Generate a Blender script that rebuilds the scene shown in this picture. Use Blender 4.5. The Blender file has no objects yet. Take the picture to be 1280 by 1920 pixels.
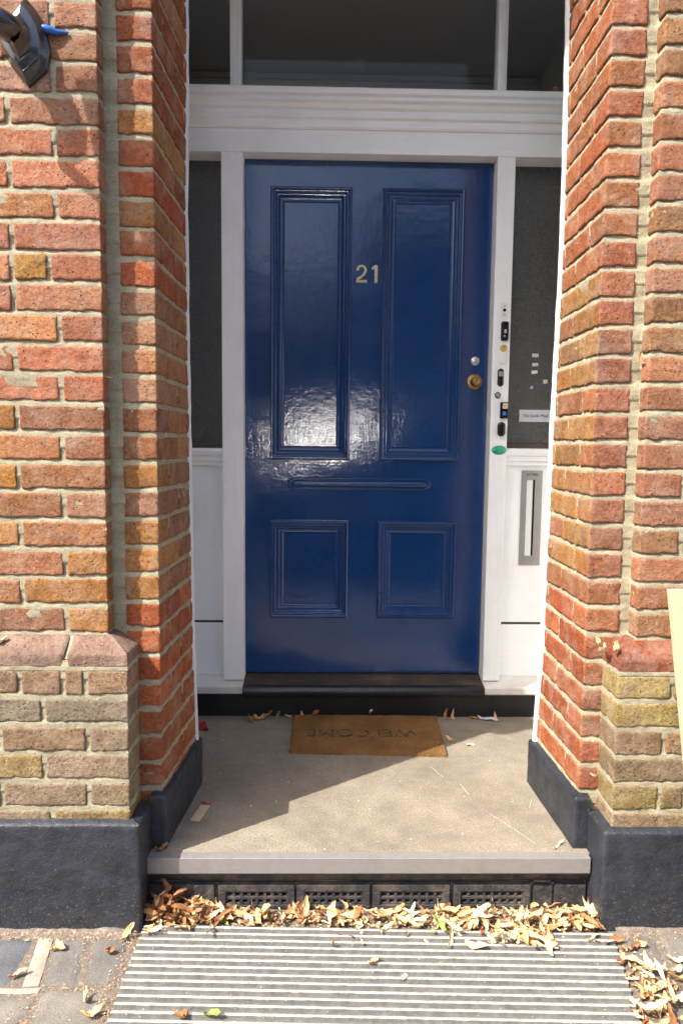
import bpy, bmesh, math, random
import numpy as np
from mathutils import Vector, Matrix
rng = np.random.default_rng(7); random.seed(7)
S = bpy.context.scene; COL = S.collection
# ------------------------------------------------------------------ camera
F = Vector((0.01948495, 0.99545807, -0.09318568)).normalized()
Rt = Vector((0.0007468675, -0.0000138620, 0.0000080875)).normalized()
Up = Rt.cross(F).normalized()
cam = bpy.data.cameras.new('camera'); co = bpy.data.objects.new('camera', cam); COL.objects.link(co)
M = Matrix((Rt, Up, -F)).transposed().to_4x4(); M.translation = Vector((-0.017, -1.8023, 1.0874))
co.matrix_world = M; cam.sensor_fit = 'VERTICAL'; cam.sensor_height = 36; cam.sensor_width = 24
cam.lens = 1338.6 / 1920 * 36; cam.clip_start = .02; cam.clip_end = 400
S.camera = co
# ------------------------------------------------------------------ light
EL = math.radians(49.5)
SUN = Vector((-0.809 * math.cos(EL), -0.588 * math.cos(EL), math.sin(EL))).normalized()
w = bpy.data.worlds.new('World'); S.world = w; w.use_nodes = True
sk = w.node_tree.nodes.new('ShaderNodeTexSky'); sk.sky_type = 'NISHITA'; sk.sun_disc = False
sk.sun_elevation = EL; sk.sun_rotation = math.radians(234); sk.air_density = 1.0; sk.dust_density = 3.5
w.node_tree.links.new(sk.outputs[0], w.node_tree.nodes['Background'].inputs[0])
w.node_tree.nodes['Background'].inputs[1].default_value = .15
sl = bpy.data.lights.new('sun', 'SUN'); sl.energy = 4.0; sl.angle = math.radians(.5); sl.color = (1, .965, .90)
so = bpy.data.objects.new('sun', sl); COL.objects.link(so); so.rotation_euler = SUN.to_track_quat('Z', 'Y').to_euler()
S.view_settings.view_transform = 'Standard'; S.view_settings.look = 'None'; S.view_settings.gamma = 1
S.view_settings.exposure = 1.22
S.cycles.use_denoising = True; S.cycles.max_bounces = 10; S.cycles.diffuse_bounces = 5
S.cycles.sample_clamp_indirect = 12; S.cycles.blur_glossy = 0

# ------------------------------------------------------------------ helpers
def lin(c): 
    c = np.asarray(c, float) / 255.
    return tuple(np.where(c <= .04045, c / 12.92, ((c + .055) / 1.055) ** 2.4))
def tag(o, label=None, cat=None, group=None, kind=None):
    for k, v in (('label', label), ('category', cat), ('group', group), ('kind', kind)):
        if v: o[k] = v
    return o
def empty(name, loc, label=None, cat=None, group=None):
    o = bpy.data.objects.new(name, None); COL.objects.link(o); o.location = loc
    o.empty_display_size = .05
    return tag(o, label, cat, group)
def link(name, me, mats, parent=None):
    if not isinstance(mats, (list, tuple)): mats = [mats]
    for m in mats: me.materials.append(m)
    o = bpy.data.objects.new(name, me); COL.objects.link(o)
    if parent is not None:
        o.parent = parent
        o.matrix_parent_inverse = Matrix.Translation(-wloc(parent))
    return o
def wloc(p):
    v = Vector(p.location)
    while p.parent is not None:
        p = p.parent; 
        if p.type == 'EMPTY': v = v + Vector(p.location) if False else v
    return v
class MB:
    """collects vertices / faces, optional colour and material index"""
    def __init__(s): s.v = []; s.f = []; s.mi = []; s.col = []; s.n = 0
    def add(s, v, f, mi=0, col=(1, 1, 1)):
        v = np.asarray(v, float); s.v.append(v)
        f = [tuple(int(i) + s.n for i in q) for q in f]; s.f += f; s.mi += [mi] * len(f)
        c = np.ones((len(v), 4)); c[:, :3] = col; s.col.append(c); s.n += len(v)
    def box(s, a, b, mi=0, col=(1, 1, 1)):
        x0, y0, z0 = a; x1, y1, z1 = b
        s.add([(x0,y0,z0),(x1,y0,z0),(x1,y1,z0),(x0,y1,z0),(x0,y0,z1),(x1,y0,z1),(x1,y1,z1),(x0,y1,z1)],
              [(0,3,2,1),(4,5,6,7),(0,1,5,4),(1,2,6,5),(2,3,7,6),(3,0,4,7)], mi, col)
    def grid(s, P, mi=0, col=(1, 1, 1), flip=False):
        n, m = P.shape[:2]
        idx = np.arange(n * m).reshape(n, m)
        a, b, c, d = idx[:-1, :-1].ravel(), idx[1:, :-1].ravel(), idx[1:, 1:].ravel(), idx[:-1, 1:].ravel()
        q = np.stack([a, b, c, d] if not flip else [d, c, b, a], 1)
        v = P.reshape(-1, 3); s.v.append(v); s.f += [tuple(r) for r in (q + s.n).tolist()]; s.mi += [mi] * len(q)
        cc = np.ones((len(v), 4)); cc[:, :3] = col; s.col.append(cc); s.n += len(v)
    def prism(s, prof, x0, x1, mi=0, axis=0):
        """closed profile of (y,z) points extruded along x (axis 0); for axis 2: (x,y) along z"""
        n = len(prof); V = []
        for t in (x0, x1):
            for p in prof: V.append((t, p[0], p[1]) if axis == 0 else ((p[0], t, p[1]) if axis == 1 else (p[0], p[1], t)))
        Fc = [(i, (i + 1) % n, n + (i + 1) % n, n + i) for i in range(n)] + [tuple(range(n))[::-1], tuple(range(n, 2 * n))]
        s.add(V, Fc, mi)
    def mesh(s, name, smooth=False, recalc=False):
        me = bpy.data.meshes.new(name); V = np.concatenate(s.v)
        me.from_pydata(V.tolist(), [], s.f)
        me.polygons.foreach_set('material_index', s.mi)
        at = me.color_attributes.new('bcol', 'FLOAT_COLOR', 'POINT')
        at.data.foreach_set('color', np.concatenate(s.col).astype(np.float32).ravel())
        me.polygons.foreach_set('use_smooth', [smooth] * len(s.f))
        if recalc:
            bm = bmesh.new(); bm.from_mesh(me); bmesh.ops.recalc_face_normals(bm, faces=bm.faces); bm.to_mesh(me); bm.free()
        me.update(); return me
def bevel(o, w=.003, seg=2):
    m = o.modifiers.new('b', 'BEVEL'); m.width = w; m.segments = seg; m.limit_method = 'ANGLE'; m.angle_limit = math.radians(35)
    for p in o.data.polygons: p.use_smooth = True
    try:
        m.harden_normals = True
    except Exception: pass
    return o
# value noise
def _h(i, j, k, s):
    n = (i * 374761393 + j * 668265263 + k * 2147483647 + s * 974711) & 0xFFFFFFFF
    n = ((n ^ (n >> 13)) * 1274126177) & 0xFFFFFFFF
    n = n ^ (n >> 16)
    return (n & 0xFFFFFF) / float(0xFFFFFF) * 2 - 1
def vnoise(P, f, seed=0):
    Q = P * f + 1000.; I = np.floor(Q).astype(np.int64); T = Q - I; T = T * T * (3 - 2 * T)
    r = 0
    for dx in (0, 1):
        for dy in (0, 1):
            for dz in (0, 1):
                wgt = (T[..., 0] if dx else 1 - T[..., 0]) * (T[..., 1] if dy else 1 - T[..., 1]) * (T[..., 2] if dz else 1 - T[..., 2])
                r = r + wgt * _h(I[..., 0] + dx, I[..., 1] + dy, I[..., 2] + dz, seed)
    return r
def fbm(P, f, o=3, seed=0):
    return sum(vnoise(P, f * 2.1 ** k, seed + k) * .5 ** k for k in range(o))

# ------------------------------------------------------------------ materials
def newmat(name):
    m = bpy.data.materials.new(name); m.use_nodes = True; nt = m.node_tree
    return m, nt, nt.nodes['Principled BSDF']
def N(nt, t, **k):
    n = nt.nodes.new(t)
    for a, b in k.items():
        if a.startswith('_'): setattr(n, a[1:], b)
    return n
def noise(nt, scale, detail=4, rough=.55, vec=None, stretch=None):
    n = nt.nodes.new('ShaderNodeTexNoise'); n.inputs['Scale'].default_value = scale; n.inputs['Detail'].default_value = detail
    n.inputs['Roughness'].default_value = rough
    tc = nt.nodes.new('ShaderNodeTexCoord'); src = tc.outputs['Object']
    if stretch:
        mp = nt.nodes.new('ShaderNodeMapping'); mp.inputs['Scale'].default_value = stretch
        nt.links.new(src, mp.inputs[0]); src = mp.outputs[0]
    nt.links.new(src, n.inputs['Vector']); return n
def ramp(nt, src, a, b, ca=(0, 0, 0), cb=(1, 1, 1)):
    r = nt.nodes.new('ShaderNodeValToRGB'); e = r.color_ramp.elements
    e[0].position = a; e[0].color = (*ca, 1); e[1].position = b; e[1].color = (*cb, 1)
    nt.links.new(src, r.inputs[0]); return r.outputs[0]
def mix(nt, fac, a, b, mode='MIX'):
    m = nt.nodes.new('ShaderNodeMix'); m.data_type = 'RGBA'; m.blend_type = mode
    for s, v in ((0, fac), (6, a), (7, b)):
        if isinstance(v, (int, float)): m.inputs[s].default_value = v
        elif isinstance(v, tuple): m.inputs[s].default_value = (*v[:3], 1)
        else: nt.links.new(v, m.inputs[s])
    return m.outputs[2]
def bump(nt, bs, h, dist, strength=1., prev=None):
    b = nt.nodes.new('ShaderNodeBump'); b.inputs['Distance'].default_value = dist; b.inputs['Strength'].default_value = strength
    nt.links.new(h, b.inputs['Height'])
    if prev is not None: nt.links.new(prev, b.inputs['Normal'])
    nt.links.new(b.outputs[0], bs.inputs['Normal']); return b.outputs[0]
def math_(nt, op, a, b=None):
    m = nt.nodes.new('ShaderNodeMath'); m.operation = op
    for i, v in enumerate((a, b)):
        if v is None: continue
        if isinstance(v, (int, float)): m.inputs[i].default_value = v
        else: nt.links.new(v, m.inputs[i])
    return m.outputs[0]
def objz(nt):
    tc = nt.nodes.new('ShaderNodeTexCoord'); s = nt.nodes.new('ShaderNodeSeparateXYZ'); nt.links.new(tc.outputs['Object'], s.inputs[0]); return s.outputs
def simple(name, col, rough=.6, metal=0, spec=.5, var=.15, nsc=30, bmp=.0, bsc=200, dirt=None, dsc=8, dthr=(.55, .7)):
    m, nt, b = newmat(name); b.inputs['Roughness'].default_value = rough; b.inputs['Metallic'].default_value = metal
    b.inputs['Specular IOR Level'].default_value = spec
    n = noise(nt, nsc, 5); c = mix(nt, n.outputs[0], tuple(np.array(col) * (1 - var)), tuple(np.clip(np.array(col) * (1 + var), 0, 1)))
    if dirt is not None:
        d = noise(nt, dsc, 8, .65); c = mix(nt, ramp(nt, d.outputs[0], *dthr), c, tuple(dirt))
    nt.links.new(c, b.inputs['Base Color'])
    if bmp: bump(nt, b, noise(nt, bsc, 4).outputs[0], bmp)
    return m
def m_brick():
    m, nt, b = newmat('brick_clay'); b.inputs['Roughness'].default_value = .88; b.inputs['Specular IOR Level'].default_value = .25
    a = nt.nodes.new('ShaderNodeAttribute'); a.attribute_name = 'bcol'
    n1 = noise(nt, 28, 6, .7); c = mix(nt, ramp(nt, n1.outputs[0], .3, .72), mix(nt, 1., a.outputs[0], (.78, .68, .68), 'MULTIPLY'), mix(nt, 1., a.outputs[0], (1.24, 1.3, 1.2), 'MULTIPLY'))
    n2 = noise(nt, 140, 5, .75); c = mix(nt, ramp(nt, n2.outputs[0], .35, .7, (.72,)*3, (1.18,)*3), c, c) if False else mix(nt, 1., c, ramp(nt, n2.outputs[0], .32, .7, (.55, .52, .52), (1.36, 1.36, 1.34)), 'MULTIPLY')
    n3 = noise(nt, 9, 6, .7); c = mix(nt, math_(nt, 'MULTIPLY', ramp(nt, n3.outputs[0], .53, .70), .5), c, (.11, .08, .075))          # soot blotches
    v = nt.nodes.new('ShaderNodeTexVoronoi'); v.inputs['Scale'].default_value = 95; v.inputs['Randomness'].default_value = 1
    tc = nt.nodes.new('ShaderNodeTexCoord'); nt.links.new(tc.outputs['Object'], v.inputs['Vector'])
    pit = ramp(nt, v.outputs['Distance'], .10, .24); sel = ramp(nt, v.outputs['Color'], .62, .64)
    pits = math_(nt, 'MULTIPLY', math_(nt, 'SUBTRACT', 1., pit), sel)
    c = mix(nt, math_(nt, 'MULTIPLY', pits, .75), c, (.03, .02, .018))
    n5 = noise(nt, 13, 7, .75); c = mix(nt, math_(nt, 'MULTIPLY', ramp(nt, n5.outputs[0], .47, .68), .5), c, (.42, .30, .22))      # pale fired skin
    n4 = noise(nt, 46, 8, .8); c = mix(nt, math_(nt, 'MULTIPLY', ramp(nt, n4.outputs[0], .60, .70), .55), c, (.46, .38, .28))      # lime bloom
    nt.links.new(c, b.inputs['Base Color'])
    h = math_(nt, 'ADD', math_(nt, 'MULTIPLY', noise(nt, 75, 6, .72).outputs[0], 1.), math_(nt, 'MULTIPLY', noise(nt, 420, 3, .6).outputs[0], .35))
    h = math_(nt, 'SUBTRACT', h, math_(nt, 'MULTIPLY', pits, .5))
    bump(nt, b, h, .0075); return m
def m_mortar():
    m, nt, b = newmat('lime_mortar'); b.inputs['Roughness'].default_value = .95; b.inputs['Specular IOR Level'].default_value = .15
    n1 = noise(nt, 22, 6, .65); c = mix(nt, ramp(nt, n1.outputs[0], .3, .7), (.29, .255, .175), (.43, .385, .27))
    n2 = noise(nt, 500, 2, .6); c = mix(nt, 1., c, ramp(nt, n2.outputs[0], .3, .72, (.62, .6, .56), (1.28, 1.28, 1.28)), 'MULTIPLY')
    n3 = noise(nt, 6, 7, .7); c = mix(nt, math_(nt, 'MULTIPLY', ramp(nt, n3.outputs[0], .52, .72), .5), c, (.16, .13, .10))
    nt.links.new(c, b.inputs['Base Color'])
    h = math_(nt, 'ADD', noise(nt, 90, 5, .7).outputs[0], math_(nt, 'MULTIPLY', n2.outputs[0], .35)); bump(nt, b, h, .003); return m
def m_blackpaint(speck=1.):
    m, nt, b = newmat('black_masonry_paint'); b.inputs['Roughness'].default_value = .5
    n1 = noise(nt, 14, 6, .65); c = mix(nt, ramp(nt, n1.outputs[0], .3, .7), (.010, .0125, .018), (.030, .034, .043))
    n2 = noise(nt, 170, 3, .6); z = objz(nt)
    zz = math_(nt, 'MULTIPLY', math_(nt, 'SUBTRACT', .06, z[2]), 1.0)
    thr = math_(nt, 'ADD', n2.outputs[0], math_(nt, 'MULTIPLY', math_(nt, 'MAXIMUM', zz, 0.), .38))
    c = mix(nt, math_(nt, 'MULTIPLY', ramp(nt, thr, .672, .71), .7), c, (.18, .12, .075))
    n4 = noise(nt, 130, 2, .5, stretch=(1, 1, 1.1)); c = mix(nt, math_(nt, 'MULTIPLY', ramp(nt, n4.outputs[0], .745, .76), .7), c, (.30, .29, .27))
    n5 = noise(nt, 5, 6, .6)
    low = ramp(nt, math_(nt, 'ADD', math_(nt, 'MULTIPLY', z[2], -6.), math_(nt, 'MULTIPLY', n5.outputs[0], .5)), 1.02, 1.2)
    c = mix(nt, math_(nt, 'MULTIPLY', low, .75), c, (.2, .16, .12))
    nt.links.new(c, b.inputs['Base Color'])
    nt.links.new(ramp(nt, noise(nt, 30, 4).outputs[0], .3, .7, (.38,)*3, (.62,)*3), b.inputs['Roughness'])
    h = math_(nt, 'ADD', noise(nt, 38, 5, .65).outputs[0], math_(nt, 'MULTIPLY', noise(nt, 210, 4, .7).outputs[0], .4)); bump(nt, b, h, .0042); return m
def m_white(name='white_gloss_paint', horiz=True, dirt=.22, base=(.86, .86, .855)):
    m, nt, b = newmat(name); b.inputs['Roughness'].default_value = .42
    st = (3, 3, 120) if horiz else (120, 120, 3)
    n1 = noise(nt, 1.6, 5, .6, stretch=st); n2 = noise(nt, 5, 7, .7)
    c = mix(nt, ramp(nt, n1.outputs[0], .3, .72), tuple(np.array(base) * .93), base)
    c = mix(nt, math_(nt, 'MULTIPLY', ramp(nt, n2.outputs[0], .5, .8), dirt), c, (.46, .40, .32))
    n3 = noise(nt, 70, 5, .7); c = mix(nt, math_(nt, 'MULTIPLY', ramp(nt, n3.outputs[0], .735, .76), .8), c, (.2, .17, .14))
    n6 = noise(nt, 2.2, 6, .75, stretch=(2, 2, 60) if horiz else (60, 60, 2))
    c = mix(nt, math_(nt, 'MULTIPLY', ramp(nt, n6.outputs[0], .66, .72), .35), c, (.45, .36, .28))
    nt.links.new(c, b.inputs['Base Color'])
    h = math_(nt, 'ADD', n1.outputs[0], math_(nt, 'MULTIPLY', noise(nt, 60, 4).outputs[0], .4)); bump(nt, b, h, .0012); return m
def m_blue():
    m, nt, b = newmat('navy_gloss_paint'); b.inputs['Specular IOR Level'].default_value = .08; b.inputs['Coat Weight'].default_value = 1; b.inputs['Coat Roughness'].default_value = .035; b.inputs['Coat IOR'].default_value = 1.55
    n1 = noise(nt, 6, 6, .65); c = mix(nt, ramp(nt, n1.outputs[0], .25, .75), (.0015, .028, .112), (.004, .040, .155))
    n2 = noise(nt, 120, 3, .6); c = mix(nt, math_(nt, 'MULTIPLY', ramp(nt, n2.outputs[0], .765, .785), .8), c, (.35, .4, .48))
    n5 = noise(nt, 3.2, 6, .7, stretch=(1, 1, .6)); c = mix(nt, math_(nt, 'MULTIPLY', ramp(nt, n5.outputs[0], .5, .75), .18), c, (.03, .04, .09))
    nt.links.new(c, b.inputs['Base Color'])
    nt.links.new(ramp(nt, noise(nt, 8, 6, .7).outputs[0], .3, .75, (.22,)*3, (.4,)*3), b.inputs['Roughness'])
    br = noise(nt, 7, 5, .7, stretch=(16, 1, 1.3)); bh = noise(nt, 7, 5, .7, stretch=(1.3, 1, 16)); lum = noise(nt, 26, 3, .5)
    h = math_(nt, 'ADD', math_(nt, 'MULTIPLY', br.outputs[0], .55), math_(nt, 'MULTIPLY', bh.outputs[0], .35))
    h = math_(nt, 'ADD', h, math_(nt, 'MULTIPLY', lum.outputs[0], .8)); h = math_(nt, 'ADD', h, math_(nt, 'MULTIPLY', noise(nt, 150, 3).outputs[0], .25))
    bn = bump(nt, b, h, .0006)
    h2 = math_(nt, 'ADD', math_(nt, 'MULTIPLY', h, 1.), math_(nt, 'MULTIPLY', noise(nt, 62, 3, .6, stretch=(1, 1, .7)).outputs[0], .75))
    cb_ = nt.nodes.new('ShaderNodeBump'); cb_.inputs['Distance'].default_value = .00048; nt.links.new(h2, cb_.inputs['Height'])
    nt.links.new(cb_.outputs[0], b.inputs['Coat Normal']); return m
def m_concrete():
    m, nt, b = newmat('porch_concrete'); b.inputs['Roughness'].default_value = .9; b.inputs['Specular IOR Level'].default_value = .2
    n1 = noise(nt, 3.2, 7, .65); c = mix(nt, ramp(nt, n1.outputs[0], .28, .72), (.185, .155, .12), (.32, .28, .22))
    n0 = noise(nt, 14, 6, .7); c = mix(nt, 1., c, ramp(nt, n0.outputs[0], .3, .7, (.82,)*3, (1.12,)*3), 'MULTIPLY')
    n2 = noise(nt, 210, 4, .75); c = mix(nt, 1., c, ramp(nt, n2.outputs[0], .33, .68, (.56, .54, .5), (1.34, 1.32, 1.28)), 'MULTIPLY')
    n3 = noise(nt, 190, 2, .5); c = mix(nt, math_(nt, 'MULTIPLY', ramp(nt, n3.outputs[0], .71, .73), .7), c, (.55, .42, .28))
    n4 = noise(nt, 90, 2, .5); c = mix(nt, math_(nt, 'MULTIPLY', ramp(nt, n4.outputs[0], .755, .77), .8), c, (.75, .72, .66))
    z = objz(nt)   # darker towards the door riser, broken up by noise
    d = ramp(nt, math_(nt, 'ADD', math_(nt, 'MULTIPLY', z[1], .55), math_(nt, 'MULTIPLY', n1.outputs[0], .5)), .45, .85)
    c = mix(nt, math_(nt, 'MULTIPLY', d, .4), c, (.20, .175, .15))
    nt.links.new(c, b.inputs['Base Color'])
    h = math_(nt, 'ADD', n2.outputs[0], math_(nt, 'MULTIPLY', noise(nt, 45, 5, .7).outputs[0], .8)); bump(nt, b, h, .0016); return m
def m_stone():
    m, nt, b = newmat('paving_stone'); b.inputs['Roughness'].default_value = .85; b.inputs['Specular IOR Level'].default_value = .3
    a = nt.nodes.new('ShaderNodeAttribute'); a.attribute_name = 'bcol'
    n1 = noise(nt, 12, 7, .7); c = mix(nt, 1., a.outputs[0], ramp(nt, n1.outputs[0], .3, .7, (.75, .74, .72), (1.25, 1.22, 1.16)), 'MULTIPLY')
    n2 = noise(nt, 230, 3, .7); c = mix(nt, 1., c, ramp(nt, n2.outputs[0], .3, .72, (.72,)*3, (1.2,)*3), 'MULTIPLY')
    n3 = noise(nt, 60, 4, .6); c = mix(nt, math_(nt, 'MULTIPLY', ramp(nt, n3.outputs[0], .66, .72), .6), c, (.30, .19, .11))
    nt.links.new(c, b.inputs['Base Color'])
    bump(nt, b, math_(nt, 'ADD', n2.outputs[0], noise(nt, 50, 5, .7).outputs[0]), .002); return m
def m_ribs():
    m, nt, b = newmat('worn_aluminium_ribs')
    z = objz(nt); n = noise(nt, 40, 5, .7); nf = noise(nt, 300, 3, .7)
    t = math_(nt, 'ADD', math_(nt, 'MULTIPLY', z[2], 1.), math_(nt, 'MULTIPLY', math_(nt, 'SUBTRACT', n.outputs[0], .5), .0030))
    f = ramp(nt, math_(nt, 'MULTIPLY', math_(nt, 'ADD', t, .1475), 400.), .1, .75)       # 0 in the grooves, 1 on the ribs
    dirt = mix(nt, ramp(nt, n.outputs[0], .35, .65), (.085, .082, .074), (.15, .142, .128))
    dirt = mix(nt, math_(nt, 'MULTIPLY', ramp(nt, nf.outputs[0], .62, .7), .7), dirt, (.42, .30, .17))
    top = mix(nt, ramp(nt, noise(nt, 55, 6, .7).outputs[0], .35, .7), (.42, .38, .31), (.80, .77, .70))
    nt.links.new(mix(nt, f, dirt, top), b.inputs['Base Color'])
    nt.links.new(math_(nt, 'MULTIPLY', f, .55), b.inputs['Metallic'])
    nt.links.new(ramp(nt, f, 0, 1, (.85,)*3, (.42,)*3), b.inputs['Roughness'])
    bump(nt, b, nf.outputs[0], .001); return m
def m_glass(name, tint, bmp=0, rough=.02, refl=1.):
    m, nt, b = newmat(name); nt.nodes.remove(b)
    out = nt.nodes['Material Output']; tr = nt.nodes.new('ShaderNodeBsdfTransparent'); tr.inputs[0].default_value = (*tint, 1)
    gl = nt.nodes.new('ShaderNodeBsdfGlossy'); gl.inputs['Roughness'].default_value = rough
    lw = nt.nodes.new('ShaderNodeFresnel'); lw.inputs[0].default_value = 1.52
    mx = nt.nodes.new('ShaderNodeMixShader'); nt.links.new(math_(nt, 'MULTIPLY', lw.outputs[0], refl), mx.inputs[0])
    nt.links.new(tr.outputs[0], mx.inputs[1]); nt.links.new(gl.outputs[0], mx.inputs[2])
    if bmp:
        v = nt.nodes.new('ShaderNodeTexVoronoi'); v.inputs['Scale'].default_value = 260
        tc = nt.nodes.new('ShaderNodeTexCoord'); nt.links.new(tc.outputs['Object'], v.inputs['Vector'])
        bp = nt.nodes.new('ShaderNodeBump'); bp.inputs['Distance'].default_value = bmp
        nt.links.new(v.outputs['Distance'], bp.inputs['Height']); nt.links.new(bp.outputs[0], gl.inputs['Normal']); nt.links.new(bp.outputs[0], lw.inputs['Normal'])
        df = nt.nodes.new('ShaderNodeBsdfDiffuse'); df.inputs[0].default_value = (.05, .05, .046, 1)
        n = noise(nt, 75, 4, .7); sp = ramp(nt, n.outputs[0], .66, .69); sp2 = noise(nt, 150, 3, .7).outputs[0]
        nt.links.new(mix(nt, sp, mix(nt, sp2, (.035, .036, .034), (.24, .24, .22)), (.30, .30, .28)), df.inputs[0])
        m2 = nt.nodes.new('ShaderNodeMixShader'); m2.inputs[0].default_value = .5
        nt.links.new(tr.outputs[0], m2.inputs[1]); nt.links.new(df.outputs[0], m2.inputs[2]); nt.links.new(m2.outputs[0], mx.inputs[1])
    nt.links.new(mx.outputs[0], out.inputs[0]); return m
def m_leaf(name, ca, cb):
    m, nt, b = newmat(name); b.inputs['Roughness'].default_value = .6
    a = nt.nodes.new('ShaderNodeAttribute'); a.attribute_name = 'bcol'
    n = noise(nt, 60, 5, .7); c = mix(nt, ramp(nt, n.outputs[0], .3, .7), ca, cb); c = mix(nt, 1., c, a.outputs[0], 'MULTIPLY')
    nt.links.new(c, b.inputs['Base Color'])
    try: b.inputs['Subsurface Weight'].default_value = 0
    except Exception: pass
    return m
def m_enamel():
    m, nt, b = newmat('gloss_black_enamel'); b.inputs['Base Color'].default_value = (.006, .007, .010, 1); b.inputs['Roughness'].default_value = .3
    b.inputs['Coat Weight'].default_value = 1; b.inputs['Coat Roughness'].default_value = .06; b.inputs['Coat IOR'].default_value = 1.5
    bump(nt, b, noise(nt, 30, 3).outputs[0], .002); return m
def m_coir():
    m, nt, b = newmat('coir_fibre'); b.inputs['Roughness'].default_value = 1; b.inputs['Specular IOR Level'].default_value = .1
    n = noise(nt, 300, 4, .8); c = mix(nt, ramp(nt, n.outputs[0], .3, .7), (.09, .042, .014), (.36, .19, .07))
    n2 = noise(nt, 9, 5, .6); c = mix(nt, 1., c, ramp(nt, n2.outputs[0], .3, .7, (.7,)*3, (1.15,)*3), 'MULTIPLY')
    nt.links.new(c, b.inputs['Base Color']); bump(nt, b, n.outputs[0], .004); return m
MAT = dict(brick=m_brick(), mortar=m_mortar(), black=m_blackpaint(), white=m_white(), whitev=m_white('white_gloss_paint_vertical', False, .25),
    sill=m_white('dirty_white_cill', True, .9, (.62, .60, .56)), blue=m_blue(), conc=m_concrete(), stone=m_stone(), ribs=m_ribs(),
    glass=m_glass('clear_window_glass', (.92, .92, .92), refl=.2), obsc=m_glass('obscured_glass', (.30, .31, .30), .0012, .12),
    alu=simple('brushed_aluminium', (.27, .25, .235), .5, .35, nsc=60, bmp=.0006, dirt=(.25, .22, .19), dsc=14),
    steel=simple('satin_steel', (.42, .40, .385), .38, .75, nsc=40, bmp=.0003),
    brass=simple('aged_brass', (.34, .22, .075), .38, .9, nsc=60, var=.4, bmp=.0006, dirt=(.08, .05, .02), dsc=40),
    brassnum=simple('dull_brass', (.50, .40, .24), .45, .5, nsc=80, var=.35),
    chrome=simple('worn_chrome', (.6, .6, .6), .3, .7, nsc=200, var=.4, bmp=.002),
    blackpl=simple('black_plastic', (.008, .008, .009), .22, nsc=20), graypl=simple('grey_label', (.32, .34, .36), .5),
    whitepl=simple('white_plastic', (.72, .72, .70), .35, var=.05), amber=simple('yellowed_plastic', (.55, .33, .10), .4, var=.2),
    cream=simple('cream_label', (.62, .52, .36), .6), bluebtn=simple('blue_button', (.03, .16, .55), .3), green=simple('green_sticker', (.02, .34, .20), .5, var=.1),
    darktxt=simple('dark_ink', (.03, .03, .035), .6), sign=simple('pale_sign_plastic', (.52, .53, .55), .4, var=.04),
    sillwood=simple('worn_dark_timber', (.045, .034, .024), .5, nsc=12, var=.5, bmp=.002, bsc=40, dirt=(.14, .085, .035), dsc=7, dthr=(.5, .75)),
    lead=simple('black_gloss_sill', (.012, .013, .015), .28, nsc=15, bmp=.0015, bsc=60),
    terra=simple('black_painted_terracotta', (.022, .0215, .023), .75, nsc=30, var=.5, bmp=.004, bsc=90, dirt=(.09, .072, .06), dsc=22, dthr=(.44, .66)),
    dark=simple('void', (.004, .004, .004), .9), lampblack=m_enamel(),
    bluecable=simple('blue_plastic', (.012, .10, .36), .3), pine=simple('sawn_pine', (.50, .39, .24), .7, nsc=18, var=.25, bmp=.001, bsc=80),
    coir=m_coir(), coirdark=simple('dark_dyed_coir', (.03, .02, .012), 1., nsc=300, var=.6, bmp=.003, bsc=400, dirt=(.16, .08, .03), dsc=34, dthr=(.43, .58)),
    debris=simple('crumbled_debris', (.145, .115, .09), .95, nsc=120, var=.6, bmp=.003, bsc=160, dirt=(.27, .2, .14), dsc=90, dthr=(.55, .62)),
    hall=simple('hall_plaster', (.50, .50, .47), .8, var=.05), asphalt=simple('asphalt', (.05, .05, .05), .9, nsc=200, var=.4, bmp=.004),
    plaster=simple('pale_render', (.55, .52, .47), .9, nsc=10, bmp=.002), slate=simple('roof_slate', (.06, .065, .075), .6), red=simple('red_foil', (.32, .01, .02), .3),
    feather=simple('grey_feather', (.42, .45, .50), .7), farglass=simple('window_glass_dark', (.02, .025, .03), .08),
    leaf1=m_leaf('dry_leaf_tan', (.46, .23, .085), (.80, .50, .24)), leaf2=m_leaf('dry_leaf_cream', (.66, .47, .22), (.86, .72, .42)),
    leaf3=m_leaf('dry_leaf_brown', (.22, .085, .03), (.42, .19, .07)), leaf4=m_leaf('leaf_green', (.10, .17, .03), (.28, .33, .07)))

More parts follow.
